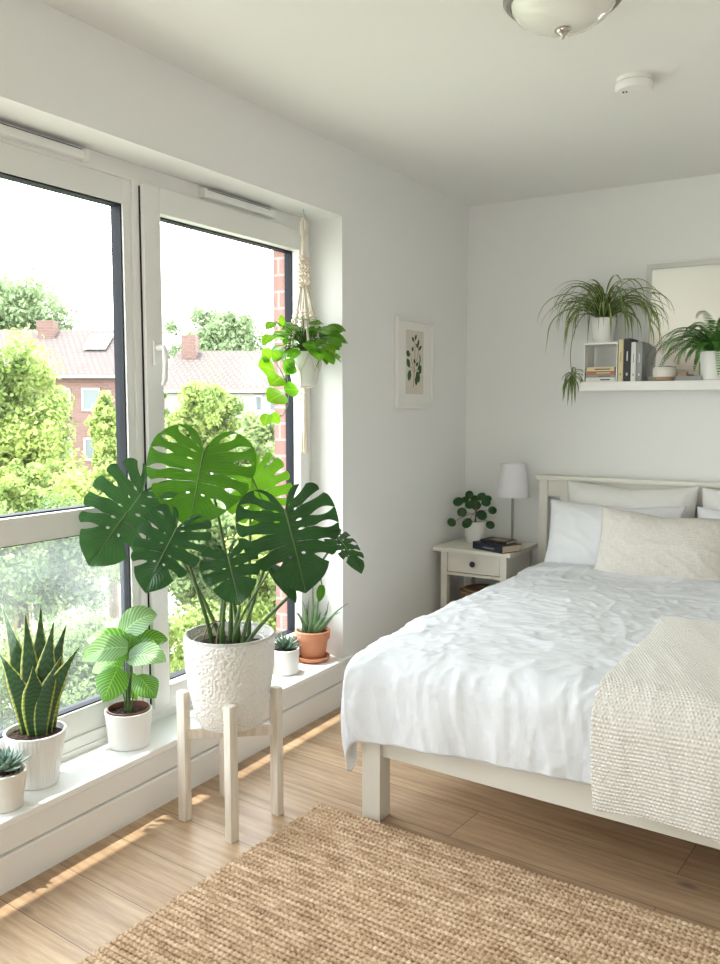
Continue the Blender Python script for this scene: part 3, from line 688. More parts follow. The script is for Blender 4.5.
# ------------------------------------------------------------------ wall shelf
SZ = 1.477
bm = BM(); box(bm, .73, 2.45, 4.295, 4.5, SZ-.045, SZ, .002); o = emit('wall_shelf', bm, 'skirt', loc=(1.6, 4.4, SZ-.045), smooth='auto'); tag(o, 'white floating shelf on the back wall above the bed', 'shelf')
rs = thing('shelf_riser', (.82, 4.39, SZ), 'white riser stand on the left end of the wall shelf', 'riser')
bm = BM(); box(bm, .737, .908, 4.31, 4.48, SZ+.187, SZ+.198, .002); emit('top', bm, 'acrylic', rs)
for x in (.738, .902): bm = BM(); box(bm, x, x+.005, 4.31, 4.48, SZ, SZ+.187); emit('side_panel', bm, 'acrylic', rs)
for i, (t, cv, w, lab) in enumerate(((.022, 'whitec', .150, 'white book at the bottom of the flat stack under the riser'), (.014, 'greyc', .146, 'thin grey book second from the bottom of the flat stack'), (.018, 'rust', .144, 'rust brown spined book in the flat stack under the riser'), (.020, 'cream', .140, 'pale cream book at the top of the flat stack under the riser'))):
    z = SZ+[0, .022, .036, .054][i]
    book('book', (.822, 4.375, z), (.11, w, t), Matrix.Rotation(R(90), 4, 'Z'), cv, lab, pages='whitec', marks=(('black' if i != 2 else 'cream'), [('spine', -.05, .0+.01*i, t*.35, t*.6)]))
x = .913
for t, h, d, cv, lab, mk in ((.024, .208, .15, 'cream', 'tall cream book standing first in the row on the shelf', 'tan'), (.032, .212, .15, 'black', 'thick black book standing beside the tall cream one', 'whitec'), (.024, .192, .14, 'whitec', 'white spined book standing right of the thick black one', 'greyc'), (.026, .194, .145, 'greyc', 'book with grey patterned cover at the right end of the row', 'whitec')):
    # standing: thickness along x, spine towards -y
    rotm = Matrix(((0, 0, 1, 0), (1, 0, 0, 0), (0, 1, 0, 0), (0, 0, 0, 1)))
    mk_ = (mk, [('spine', -h*.36, -h*.30, t*.38, t*.62), ('spine', -h*.02, h*.20, t*.42, t*.58)])
    book('book', (x, 4.31+d/2, SZ+h/2), (d, h, t), rotm, cv, lab, pages='whitec', marks=mk_)
    x += t+.003
bm = BM(); 
mr = thing('mirror', (1.42, 4.47, SZ), 'large white framed mirror leaning on the wall shelf', 'mirror')
mm = Matrix.Translation((1.0, 4.437, SZ)) @ Matrix.Rotation(R(-3.2), 4, 'X')
bm = BM(); 
for q in ((0, .024, 0, .59), (.746, .77, 0, .59), (.024, .746, 0, .024), (.024, .746, .566, .59)): box(bm, q[0], q[1], 0, .022, q[2], q[3], .002, mtx=mm)
emit('frame', bm, 'mirror_frame', mr)
bm = BM(); box(bm, .022, .748, .012, .016, .022, .568, mtx=mm); emit('mirror_glass', bm, 'mirror', mr)
rotm = Matrix.Rotation(R(90), 4, 'Z')
book('book', (1.245, 4.36, SZ), (.095, .125, .022), rotm, 'greyc', 'pale grey book lying flat between the bowl planter and the fern', pages='whitec')
bm = BM(); box(bm, 1.185, 1.232, 4.345, 4.385, SZ+.0222, SZ+.044, .002); o = emit('trinket_box', bm, 'tan', loc=(1.21, 4.37, SZ+.022)); tag(o, 'tiny brown box on the grey flat book beside the bowl planter', 'box')

# ------------------------------------------------------------------ framed print on the left wall
pf = thing('framed_print', (0, 3.85, 1.57), 'white framed botanical print of a leafy green sprig', 'picture')
PY0, PY1, PZ0, PZ1 = 3.652, 4.048, 1.342, 1.795
bm = BM()
for q in ((PY0, PY0+.02, PZ0, PZ1), (PY1-.02, PY1, PZ0, PZ1), (PY0+.02, PY1-.02, PZ0, PZ0+.02), (PY0+.02, PY1-.02, PZ1-.02, PZ1)): box(bm, .001, .022, *q, .002)
emit('frame', bm, 'frame', pf)
bm = BM(); box(bm, .001, .010, PY0+.018, PY1-.018, PZ0+.018, PZ1-.018); emit('mount', bm, 'mount', pf)
cy = 3.845; cz = 1.57
bm = BM(); box(bm, .010, .0108, cy-.095, cy+.095, cz-.155, cz+.165); pr = emit('print', bm, 'paper', pf)
def flat_leaf(bm, y, z, L, W, a, x=.0112):
    P = []
    for i in range(9):
        t = i/8; w = W*math.sin(PI*min(1, t*.9+.06))**.8*.5
        c = V((y+math.cos(a)*L*t, z+math.sin(a)*L*t)); s = V((-math.sin(a), math.cos(a)))
        P.append([V((x, c.x+s.x*w, c.y+s.y*w)), V((x, c.x-s.x*w, c.y-s.y*w))])
    grid(bm, P)
rr = random.Random(3)
for y, z, L, W, a in ((-.055, -.02, .05, .035, 2.2), (-.05, -.035, .055, .04, 4.4), (.02, -.04, .06, .045, 5.2), (.03, -.025, .045, .03, .2), (.045, -.05, .04, .03, .9), (-.055, .04, .04, .032, 2.8), (-.03, .06, .025, .02, 1.2), (.03, .09, .035, .022, 1.2), (.04, .07, .04, .018, .6), (.045, .02, .05, .012, 4.9), (-.01, .11, .03, .02, 2.4), (.0, .12, .03, .02, 1.0), (.012, .10, .03, .016, 5.5), (.0, -.0, .025, .02, 2.0), (.01, -.01, .03, .02, .5), (.05, .05, .045, .012, 5.0), (.02, -.06, .05, .035, 4.6)):
    bm = BM(); flat_leaf(bm, cy+y, cz+z, L, W, a); emit('leaf_drawing', bm, 'ink', pr)
bm = BM()
for pts in (((-.015, -.12), (-.008, -.05), (0, .02), (.0, .12)), ((-.006, -.03), (-.03, .0), (-.05, .05)), ((0, .0), (.03, .03), (.04, .1)), ((-.008, -.05), (-.035, -.02), (-.05, -.02)), ((-.006, -.04), (.02, -.03), (.04, -.03))):
    tube(bm, [V((.0112, cy+a, cz+b)) for a, b in pts], .0012, 5)
emit('stem_drawing', bm, 'ink2', pr)

# ------------------------------------------------------------------ ceiling fittings
LX, LY = 1.270, 2.29
cl = thing('ceiling_light', (LX, LY, H), 'frosted glass bowl ceiling light with nickel rim and finial', 'ceiling light')
bm = BM(); lathe(bm, [(0, H), (.125, H), (.145, H-.012), (.158, H-.03), (.158, H-.042), (.150, H-.052), (.138, H-.054), (.138, H-.03), (0, H-.03)], (LX, LY), 64); emit('metal_rim', bm, 'metal', cl, smooth='auto')
bm = BM(); lathe(bm, [(.138, H-.045), (.134, H-.062), (.118, H-.083), (.09, H-.102), (.055, H-.113), (.02, H-.117), (0, H-.117)], (LX, LY), 64); emit('glass_bowl', bm, 'bowl', cl, smooth=True)
bm = BM(); lathe(bm, [(0, H-.114), (.018, H-.116), (.021, H-.122), (.014, H-.129), (.006, H-.132), (.007, H-.138), (.004, H-.143), (0, H-.145)], (LX, LY), 24); emit('finial', bm, 'metal', cl, smooth=True)
SX, SY = 1.268, 3.06
sd = thing('smoke_detector', (SX, SY, H), 'round white smoke detector on the ceiling', 'smoke detector')
bm = BM(); lathe(bm, [(0, H), (.060, H), (.061, H-.014), (.056, H-.016), (.056, H-.02)], (SX, SY), 48); emit('base', bm, 'smoke', sd, smooth='auto')
bm = BM(); lathe(bm, [(.054, H-.018), (.063, H-.020), (.064, H-.034), (.058, H-.043), (.02, H-.046), (0, H-.046)], (SX, SY), 48); cv = emit('cover', bm, 'smoke', sd, smooth='auto')
bm = BM(); box(bm, SX-.035, SX-.030, SY-.022, SY-.008, H-.0462, H-.044); box(bm, SX-.024, SX-.019, SY-.022, SY-.008, H-.0462, H-.044); emit('sensor_slot', bm, 'dark_metal', cv)

# ------------------------------------------------------------------ rug (heightfield of corded jute)
def make_rug():
    x0, x1, y0, y1 = -.9, .9, -1.0, .0
    nx, ny = 560, 310
    xs = np.linspace(x0, x1, nx); ys = np.linspace(y0, y1, ny)
    X, Y = np.meshgrid(xs, ys)
    rg = np.random.default_rng(4)
    row = Y/.0190; ri = np.floor(row).astype(int)-np.floor(row.min()).astype(int)
    ph = .22*rg.random(ri.max()+2)[ri]; pw = .0160
    hgt = .0135*np.abs(np.sin(np.pi*row))**1.0*(.50+.50*np.abs(np.sin(np.pi*(X/pw+ph+.3*(row % 1)+.5*np.sin(Y*9))))**.8)
    hgt += .001*rg.random(X.shape)
    Z = .008+hgt
    Xw = X+.0012*np.sin(Y*40); Yw = Y+.0006*np.sin(X*23+Y*50)
    edge = (np.arange(nx) == 0) | (np.arange(nx) == nx-1)
    Xw[:, 0] += .003*rg.random(ny); Xw[:, -1] -= .003*rg.random(ny)
    Z[:, 0] = 0.0005; Z[:, -1] = 0.0005; Z[0, :] = .0005; Z[-1, :] = .0005
    return Xw, Yw, Z, nx, ny
def np_mesh(name, co, faces):
    me = bpy.data.meshes.new(name); me.vertices.add(len(co)); me.vertices.foreach_set('co', co.astype(np.float32).ravel())
    k = faces.shape[1]; me.loops.add(faces.size); me.loops.foreach_set('vertex_index', faces.astype(np.int32).ravel())
    me.polygons.add(len(faces)); me.polygons.foreach_set('loop_start', (np.arange(len(faces))*k).astype(np.int32)); me.polygons.foreach_set('loop_total', np.full(len(faces), k, np.int32))
    me.update(); me.validate(); return me
Xw, Yw, Z, nx, ny = make_rug()
idx = np.arange(nx*ny).reshape(ny, nx)
fc = np.stack([idx[:-1, :-1], idx[:-1, 1:], idx[1:, 1:], idx[1:, :-1]], -1).reshape(-1, 4)
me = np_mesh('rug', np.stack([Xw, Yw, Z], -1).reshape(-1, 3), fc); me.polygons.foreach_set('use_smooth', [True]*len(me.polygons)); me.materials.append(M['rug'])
rug = bpy.data.objects.new('rug', me); COL.objects.link(rug); a = math.radians(-2.2)
# far left corner of the rug lies at (.482, 2.276)
rug.rotation_euler = (0, 0, a); rug.location = V((.482, 2.28, .0005))-Matrix.Rotation(a, 3, 'Z') @ V((-.9, 0, 0))
tag(rug, 'chunky woven natural jute rug on the oak floor', 'rug')
# ------------------------------------------------------------------ pots
def clampv(bm, x=-.143, y=3.168, yb=None):
    for v in bm.verts:
        if yb: v.co.y = min(v.co.y, yb)
        elif v.co.x < .0: v.co.x = max(v.co.x, x); v.co.y = min(v.co.y, y)
def pot(root, c, z0, rt, rb, h, m, name='pot', ribs=0, bulge=0, soil_in=.02, wall=.007, soilm='soil', uvs=None):
    bm = BM(); prof = [(0, 0), (rb-.004, 0)]
    for k in range(9):
        t = k/8; prof.append((rb+(rt-rb)*t+bulge*math.sin(PI*min(1, t*1.0))**.8*1.0, .003+(h-.003)*t))
    prof += [(rt-wall*.5, h+.002), (rt-wall, h), (rt-wall-.001, h-soil_in-.004), (0, h-soil_in-.006)]
    wob = (lambda k: .012*(k % 2)) if ribs else None
    lathe(bm, prof, c, ribs*2 if ribs else 56, z0, wob)
    p = emit(name, bm, m, root, smooth='auto' if not ribs else False)
    bm = BM(); n = 10; rs = rt-wall-.002; P = []
    for i in range(n+1):
        r = rs*i/n; P.append([V((c[0]+r*math.cos(2*PI*k/36), c[1]+r*math.sin(2*PI*k/36), z0+h-soil_in+.006*noise.noise(V((c[0]*50+r*60*math.cos(k), r*60*math.sin(k), 1)))+.004*(1-i/n))) for k in range(36)])
    grid(bm, P, closed=True); emit('soil', bm, soilm, root)
    return p

# ------------------------------------------------------------------ monstera
def monstera_leaf(A, B, nrm, root, m='monstera', wid=1.0, seed=0, curl=.10, notch=True, closed_p=.4, nl=7):
    A = V(A); B = V(B); L = (B-A).length
    Y = (B-A).normalized(); X = Y.cross(V(nrm)).normalized(); Z = X.cross(Y).normalized()
    rr = random.Random(seed)
    out = [(.012, -.0), (.04, -.12), (.11, -.26), (.23, -.34), (.37, -.31), (.48, -.18), (.535, .0), (.545, .19), (.52, .38), (.455, .57), (.35, .74), (.22, .89), (.10, .975), (.0, 1.03)]
    acc = [0]
    for i in range(1, len(out)): acc.append(acc[-1]+math.hypot(out[i][0]-out[i-1][0], out[i][1]-out[i-1][1]))
    def E(t):
        s = t*acc[-1]
        for i in range(1, len(out)):
            if s <= acc[i]+1e-9:
                f = (s-acc[i-1])/(acc[i]-acc[i-1])
                # catmull-rom
                p0 = out[max(i-2, 0)]; p1 = out[i-1]; p2 = out[i]; p3 = out[min(i+1, len(out)-1)]
                return tuple(.5*((2*p1[k])+(-p0[k]+p2[k])*f+(2*p0[k]-5*p1[k]+4*p2[k]-p3[k])*f*f+(-p0[k]+3*p1[k]-3*p2[k]+p3[k])*f**3) for k in (0, 1))
        return out[-1]
    def Mp(t): return (0, max(0, (t-.27)/.73)**1.15*.84)
    def Pt(t, v, side, lobe=0, tipcut=0):
        mx, my = Mp(t); ex, ey = E(t)
        v2 = v*(1-tipcut)
        cx, cyy = mx*.45+ex*.55, my*.62+ey*.38-.02       # control: veins leave steeply then bend to the tip
        x = (1-v2)**2*mx+2*v2*(1-v2)*cx+v2*v2*ex; y = (1-v2)**2*my+2*v2*(1-v2)*cyy+v2*v2*ey
        x *= wid
        z = -.30*curl*10*.1*(x/.5)**2*1.0-curl*1.1*max(0, y-.15)**2+.10*abs(x)*(1-abs(x))-curl*.6*max(0, -y)
        z += .012*math.sin(lobe*2.1+v*3)*v+.02*noise.noise(V((x*3+seed, y*3, side*2)))
        return A+(X*(side*x)+Y*y+Z*z)*L
    bm = BM(); uv = bm.loops.layers.uv.active
    for side in (-1, 1):
        cuts = [0]+[.225+(.784/nl)*k+rr.uniform(-.012, .012) for k in range(nl-1)]+[1.0]
        v0s = [0]+[rr.uniform(.42, .55) for _ in range(nl-1)]+[0]
        gm = [0]+[rr.uniform(.021, .029) for _ in range(nl-1)]+[0]
        hole = [0]+[rr.random() < .75 for _ in range(nl-1)]+[0]
        if not notch: v0s = [0]+[.62]*(nl-1)+[0]
        closed = [False]+[rr.random() < closed_p for _ in range(nl-1)]+[False]
        def g(k, v):
            if k == 0 or k == nl: return 0
            r = 0
            if v > v0s[k]:
                q = (v-v0s[k])/(1-v0s[k])
                r = gm[k]*(math.sin(min(1, q*1.25)*PI/2)**.8) if not closed[k] else gm[k]*math.sin(PI*min(1, q*1.12))**.8
                if not closed[k]: r *= 1-.35*q
            elif hole[k] and .15 < v < .27: r = gm[k]*.5*math.sin(PI*(v-.15)/.12)
            return r
        NVv = 22; NT = 6
        for k in range(nl):
            a, b = cuts[k], cuts[k+1]; P = []
            for i in range(NVv+1):
                v = i/NVv; ta, tb = a+g(k, v), b-g(k+1, v); row = []
                for j in range(NT+1):
                    f = j/NT; t = ta+(tb-ta)*f
                    rnd_ = 0
                    cutn = k if f < .5 else k+1
                    if 0 < cutn < nl and not closed[cutn]: rnd_ = .07*abs(2*f-1)**2.5
                    row.append(Pt(t, v, side, k, rnd_))
                P.append(row)
            grid(bm, P, lambda i, j, a=a, b=b, side=side: (.5+side*.5*i/NVv, (a+(b-a)*j/NT)), flip=side < 0)
    bmesh.ops.remove_doubles(bm, verts=bm.verts, dist=L*.0012)
    lf = emit('leaf', bm, m, root, smooth=True)
    # raised midrib
    bm = BM(); tube(bm, [(Pt(.27+.73*min(1, t/.8), 0, 1) if t <= .8 else Pt(1, (t-.8)/.22, 1))+Z*(.001) for t in [i/12 for i in range(13)]], [.0028*(1-.75*i/12) for i in range(13)], 6); emit('midrib', bm, 'stem', lf, smooth=True)
    return lf
MC = (.262, 2.085)
mp_ = thing('potted_monstera', (MC[0], MC[1], .312), 'large monstera in dimpled off-white pot raised on the wooden plant stand', 'potted plant')
z0 = .315; hh = .296; rt = .142
bm = BM(); prof = [(0, 0), (.085, 0), (.096, .005), (.107, .03), (.120, .075), (.131, .13), (.138, .185), (.142, .24), (.1425, .29), (.140, .297), (.134, .297), (.131, .29), (.128, .25), (0, .245)]
prof = [(a*1.035, b*1.03) for a, b in prof]; lathe(bm, prof, MC, 72, z0); emit('pot', bm, 'dimple', mp_, smooth='auto')
bm = BM(); lathe(bm, [(.118, .25), (.1185, .281), (.1145, .283), (.112, .281), (.111, .25)], (MC[0]-.002, MC[1]), 56, z0); emit('inner_pot', bm, 'cream_ceramic', mp_, smooth='auto', label='pale rim of the inner nursery pot')
bm = BM(); P = []
for i in range(13):
    r = .113*i/12; P.append([V((MC[0]+r*math.cos(2*PI*k/48), MC[1]+r*math.sin(2*PI*k/48), z0+.262+.012*(1-(i/12)**2)+.012*noise.noise(V((r*90*math.cos(2*PI*k/48), r*90*math.sin(2*PI*k/48), 1))))) for k in range(48)])
grid(bm, P, closed=True); emit('soil', bm, 'soil', mp_, smooth=True)
SOIL = z0+.262
cn = (CAM-V((MC[0], MC[1], 1.0))).normalized()
# (sinus px, distance), (tip px, distance), normal mix, material, width, seed, curl, foot on the soil
mleaves = [
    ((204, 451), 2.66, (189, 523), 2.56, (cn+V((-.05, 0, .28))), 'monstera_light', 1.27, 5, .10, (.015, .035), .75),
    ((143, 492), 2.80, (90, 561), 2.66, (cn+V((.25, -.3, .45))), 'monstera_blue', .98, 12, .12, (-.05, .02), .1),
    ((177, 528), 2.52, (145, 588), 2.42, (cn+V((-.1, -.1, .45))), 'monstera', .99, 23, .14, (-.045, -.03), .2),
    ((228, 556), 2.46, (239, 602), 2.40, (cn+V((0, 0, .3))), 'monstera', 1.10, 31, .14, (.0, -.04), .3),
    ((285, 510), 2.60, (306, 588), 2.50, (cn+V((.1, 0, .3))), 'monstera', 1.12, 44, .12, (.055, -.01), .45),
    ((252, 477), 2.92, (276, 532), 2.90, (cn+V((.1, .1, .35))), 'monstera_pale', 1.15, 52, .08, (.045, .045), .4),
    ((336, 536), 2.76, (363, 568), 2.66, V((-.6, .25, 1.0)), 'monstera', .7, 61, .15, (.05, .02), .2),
]
stems = []
for (sp, sd_, tp, td, nm, mt_, wd, sdn, cl_, ft, cp) in mleaves:
    A = at(*sp, sd_); B = at(*tp, td)
    B = A+(B-A)*(1.0)
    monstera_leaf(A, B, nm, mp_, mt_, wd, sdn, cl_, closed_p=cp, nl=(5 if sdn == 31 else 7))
    foot = V((MC[0]+ft[0], MC[1]+ft[1], SOIL))
    n = V(nm).normalized()
    hz = V((A.x-foot.x, A.y-foot.y, 0)); c1 = foot+hz*.22+V((0, 0, (A.z-foot.z)*.33)); c2 = A-hz*.22-n*.04+V((0, 0, -.10))
    bm = BM(); pts = bez(foot, c1, c2, A-n*.002, 22); tube(bm, pts, [.0075-.0045*i/21 for i in range(22)], 10); emit('petiole', bm, 'stem', mp_, smooth=True)
# small unrolled young leaf, main stem, aerial roots, stakes
bm = BM(); A = at(271, 567, 2.62); B = at(296, 603, 2.55)
ribbon(bm, quad_curve(A, (A+B)/2+V((0, 0, .015)), B, 14), .055, cn+V((.5, 0, .6)), 6, .35); emit('leaf', bm, 'monstera', mp_, smooth=True, label='narrow young leaf without holes')
bm = BM(); tube(bm, bez(V((MC[0]+.03, MC[1]-.02, SOIL)), V((MC[0]+.06, MC[1]-.04, SOIL+.12)), A+V((-.03, 0, -.06)), A, 16), [.005-.002*i/15 for i in range(16)], 8); emit('petiole', bm, 'stem', mp_, smooth=True)
bm = BM(); A = at(322, 585, 2.72); B = at(319, 602, 2.7); ribbon(bm, quad_curve(A, (A+B)/2, B, 8), .028, cn, 4, .1); emit('leaf', bm, 'monstera_light', mp_, smooth=True, label='tiny drooping leaf tip')
bm = BM(); tube(bm, bez(at(322, 585, 2.72), at(318, 560, 2.73), at(310, 545, 2.72), at(300, 535, 2.70), 8), .002, 6); emit('petiole', bm, 'stem', mp_, smooth=True)
bm = BM()
for k in range(3):
    a = k*2.1; f = V((MC[0]+.022*math.cos(a), MC[1]+.022*math.sin(a), SOIL-.005))
    tube(bm, bez(f, f+V((0, 0, .06)), f+V((.01*math.cos(a), .01*math.sin(a), .09)), f+V((.015*math.cos(a), .012, .14+.02*k)), 8), [.010, .0095, .009, .0085, .008, .007, .006, .004], 9)
emit('stem', bm, 'stem', mp_, smooth=True)
bm = BM()
for k in range(4):
    a = 2.2+k*.9; f = V((MC[0]+.02*math.cos(a), MC[1]+.02*math.sin(a), SOIL+.05+.012*k)); g_ = V((MC[0]+.085*math.cos(a), MC[1]+.085*math.sin(a), SOIL+.005))
    tube(bm, bez(f, f+V((.03*math.cos(a), .03*math.sin(a), .03)), g_+V((.0, .0, .06)), g_, 12), .0024, 6)
emit('aerial_root', bm, 'dstem', mp_, smooth=True)

st = thing('plant_stand', (MC[0], MC[1], 0), 'whitewashed wooden four-legged plant stand under the monstera pot', 'plant stand')
legs = [(.152, 1.98), (.372, 1.955), (.384, 2.172), (.148, 2.186)]
for lx, ly in legs:
    bm = BM(); a = math.atan2(ly-MC[1], lx-MC[0])
    box(bm, -.014, .014, -.017, .017, 0, .435, .003, 2, mtx=Matrix.Translation((lx, ly, 0)) @ Matrix.Rotation(a+R(45), 4, 'Z')); emit('leg', bm, 'wash', st, smooth='auto')
for i, z in ((0, .275), (1, .275)):
    a, b = V((*legs[i], 0)), V((*legs[i+2], 0)); d = b-a; bm = BM()
    box(bm, .012, d.length-.012, -.011, .011, z if i == 0 else z+.0, z+.034, .002, mtx=Matrix.Translation((a.x, a.y, 0)) @ Matrix.Rotation(math.atan2(d.y, d.x), 4, 'Z')); emit('crossbar', bm, 'wash', st, smooth='auto')

# ------------------------------------------------------------------ snake plant
SN = (-.108, 1.612)
sn = thing('potted_snake_plant', (*SN, ZS), 'tall yellow-edged snake plant in ribbed white pot on the sill', 'potted plant')
pot(sn, SN, ZS, .090, .062, .165, 'white_ceramic', ribs=44, soil_in=.018)
D = 2.62
for tx, ty, dd, bx, by, w in ((1, 603, .03, 20, 732, .046), (25, 611, .02, 29, 735, .046), (41, 605, .04, 42, 730, .05), (54, 621, .0, 47, 735, .052), (67, 623, .03, 53, 730, .048), (80, 646, -.03, 52, 738, .042), (-3, 650, -.02, 22, 738, .046), (33, 665, -.06, 38, 742, .058), (33, 648, .02, 36, 735, .040), (62, 655, -.03, 46, 742, .038)):
    tip = at(tx, ty, D+dd); base = on(bx, by-6, 'z', ZS+.148); base = V((SN[0]+(base.x-SN[0])*.5, SN[1]+(base.y-SN[1])*.7, ZS+.142))
    mid = (base+tip)/2; mid = mid+(V((SN[0], SN[1], mid.z))-mid)*.35+V((.0, 0, .02))
    bm = BM(); thick_leaf(bm, bez(base, base+V((0, 0, .10)), mid, tip, 20), w*1.22, .007, CAM-base, lambda t: (.62+.5*math.sin(PI*min(1, t*1.1+.05)))*(1-max(0, (t-.62)/.38)**1.6)*.98, 12)
    emit('leaf', bm, 'snake', sn, smooth=True)

# ------------------------------------------------------------------ calathea / philodendron with pale veins
CA = (-.088, 1.968)
ca = thing('potted_calathea', (*CA, ZS), 'leafy plant with pale-veined round leaves in plain white pot on the sill', 'potted plant')
pot(ca, CA, ZS, .079, .068, .122, 'white_ceramic', soil_in=.012)
bm = BM(); lathe(bm, [(.069, .11), (.0705, .128), (.067, .129), (.066, .11)], CA, 40, ZS); emit('inner_pot', bm, 'nursery', ca, smooth='auto', label='brown rim of the nursery pot')
D = 2.92
for ax, ay, bx, by, dd, wpx, mt_ in ((122, 634, 157, 615, .06, 34, 'calathea_pale'), (130, 655, 87, 640, -.02, 36, 'calathea'), (128, 648, 82, 661, -.10, 32, 'calathea_pale'), (128, 658, 166, 662, -.08, 30, 'calathea_pale'), (130, 652, 168, 640, .05, 28, 'calathea'), (118, 668, 103, 702, -.10, 33, 'calathea'), (138, 675, 156, 698, -.10, 27, 'calathea'), (128, 650, 104, 626, .08, 26, 'calathea'), (128, 660, 132, 634, .0, 24, 'calathea'), (132, 660, 158, 648, -.02, 26, 'calathea'), (122, 668, 92, 672, .02, 26, 'calathea'), (126, 672, 137, 700, .02, 20, 'calathea'), (130, 645, 112, 620, .12, 24, 'calathea')):
    A = at(ax, ay, D+dd*.5); B = at(bx, by, D+dd); nm = (CAM-A).normalized()+V((0, 0, .9))
    bm = BM(); up_ = V((0, 0, .035)) if by < 690 else V((.02, -.02, .015))
    ribbon(bm, quad_curve(A, (A+B)/2+up_, B, 18), wpx*.0034, nm, 8, -.22 if by > 690 else .12, lambda t: (math.sin(PI*min(1, .05+t*.95)**.85))**.75); lf = emit('leaf', bm, mt_, ca, smooth=True)
    f = V((CA[0]+(ax-128)*.0012, CA[1], ZS+.11)); bm = BM(); tube(bm, bez(f, f+V((0, 0, .05)), A+V((0, 0, -.03)), A, 12), [.003-.0012*i/11 for i in range(12)], 6); emit('petiole', bm, 'stem', ca, smooth=True)

# ------------------------------------------------------------------ rosettes and spiky succulents
def rosette(root, c, z, n, L, w, m, rise=(.1, 1.3), th=.35, jit=.1, curve=.2, rot=0, r0=.006):
    bm = BM(); rr = random.Random(n)
    for i in range(n):
        t = i/(n-1); a = i*2.39996+rot; el = rise[0]+(rise[1]-rise[0])*t+rr.uniform(-jit, jit); l = L*(1-.45*t)*rr.uniform(.9, 1.1)
        d = V((math.cos(a)*math.cos(el), math.sin(a)*math.cos(el), math.sin(el))); o = V((*c, z))+V((math.cos(a), math.sin(a), 0))*r0*(1-t)
        mid = o+d*l*.55+V((0, 0, -curve*l*.3)); tip = o+d*l+V((0, 0, curve*l*.4))
        thick_leaf(bm, quad_curve(o, mid, tip, 9), w*(1-.35*t), w*th, V((0, 0, 1)), lambda q: (.55+.6*math.sin(PI*min(1, q*1.0+.1)))*max(0, 1-q**3)**.8, 8)
    return emit('leaves', bm, m, root, smooth=True)
EC = (-.052, 1.462)
ec = thing('potted_succulent', (*EC, ZS), 'grey-green rosette succulent in small cream pot at the left edge of the sill', 'potted plant')
pot(ec, EC, ZS, .062, .048, .108, 'cream_ceramic', soil_in=.012)
rosette(ec, EC, ZS+.112, 30, .078, .030, 'rosette', (.25, 1.35), .3)
bm = BM(); rr = random.Random(5)
for i in range(34):
    a = rr.uniform(0, 6.28); r = rr.uniform(.03, .050); s = rr.uniform(.004, .006)
    q = bmesh.ops.create_icosphere(bm, subdivisions=1, radius=s); bmesh.ops.translate(bm, verts=q['verts'], vec=(EC[0]+r*math.cos(a), EC[1]+r*math.sin(a), ZS+.1))
tag(emit('pebbles', bm, 'pebble', ec, smooth=True), kind='stuff')
HA = (-.098, 2.872)
ha = thing('potted_succulent', (*HA, ZS), 'small spiky dark green succulent in plain white pot beside the terracotta pot', 'potted plant')
pot(ha, HA, ZS, .061, .057, .106, 'white_ceramic', soil_in=.010)
rosette(ha, HA, ZS+.10, 34, .095, .016, 'haworthia', (.35, 1.45), .5, .18, .1)
TE = (-.102, 3.085)
te = thing('potted_aloe', (*TE, ZS), 'aloe with long upright leaves in terracotta pot with saucer', 'potted plant')
bm = BM(); lathe(bm, [(0, 0), (.062, 0), (.074, .008), (.077, .022), (.072, .023), (.062, .012), (0, .011)], TE, 48, ZS); emit('saucer', bm, 'terracotta', te, smooth='auto')
bm = BM(); lathe(bm, [(0, 0), (.052, 0), (.055, .003), (.070, .088), (.077, .089), (.080, .125), (.077, .129), (.072, .127), (.070, .112), (0, .110)], TE, 56, ZS+.012); emit('pot', bm, 'terracotta', te, smooth='auto')
bm = BM(); lathe(bm, [(0, .119), (.04, .1185), (.0705, .117)], TE, 40, ZS+.012); emit('soil', bm, 'soil', te)
D = 3.86
for tx, ty, dd, w in ((313, 584, .0, .024), (321, 588, -.05, .028), (297, 594, .04, .022), (308, 596, .1, .024), (336, 598, .06, .02), (349, 603, -.04, .022), (341, 612, -.1, .022), (281, 610, -.02, .022), (295, 612, -.12, .026), (302, 600, -.08, .026), (323, 606, .08, .022), (328, 615, -.12, .026), (313, 605, -.14, .028), (290, 622, .1, .02)):
    tip = at(tx, ty, D+dd); base = V((TE[0]+(tx-313)*.0006, TE[1]+dd*.15, ZS+.125)); mid = base+(tip-base)*.45+V((0, 0, .035-.0*abs(tx-313)))
    bm = BM(); h_ = V((math.cos(tx), math.sin(tx), 0))
    thick_leaf(bm, bez(base, base+V(((tip.x-base.x)*.35, (tip.y-base.y)*.35, .03)), mid, tip, 14), w, w*.45, CAM-base, lambda t: .9*(1-t)**.75+.02, 8); clampv(bm); emit('leaf', bm, 'aloe', te, smooth=True)

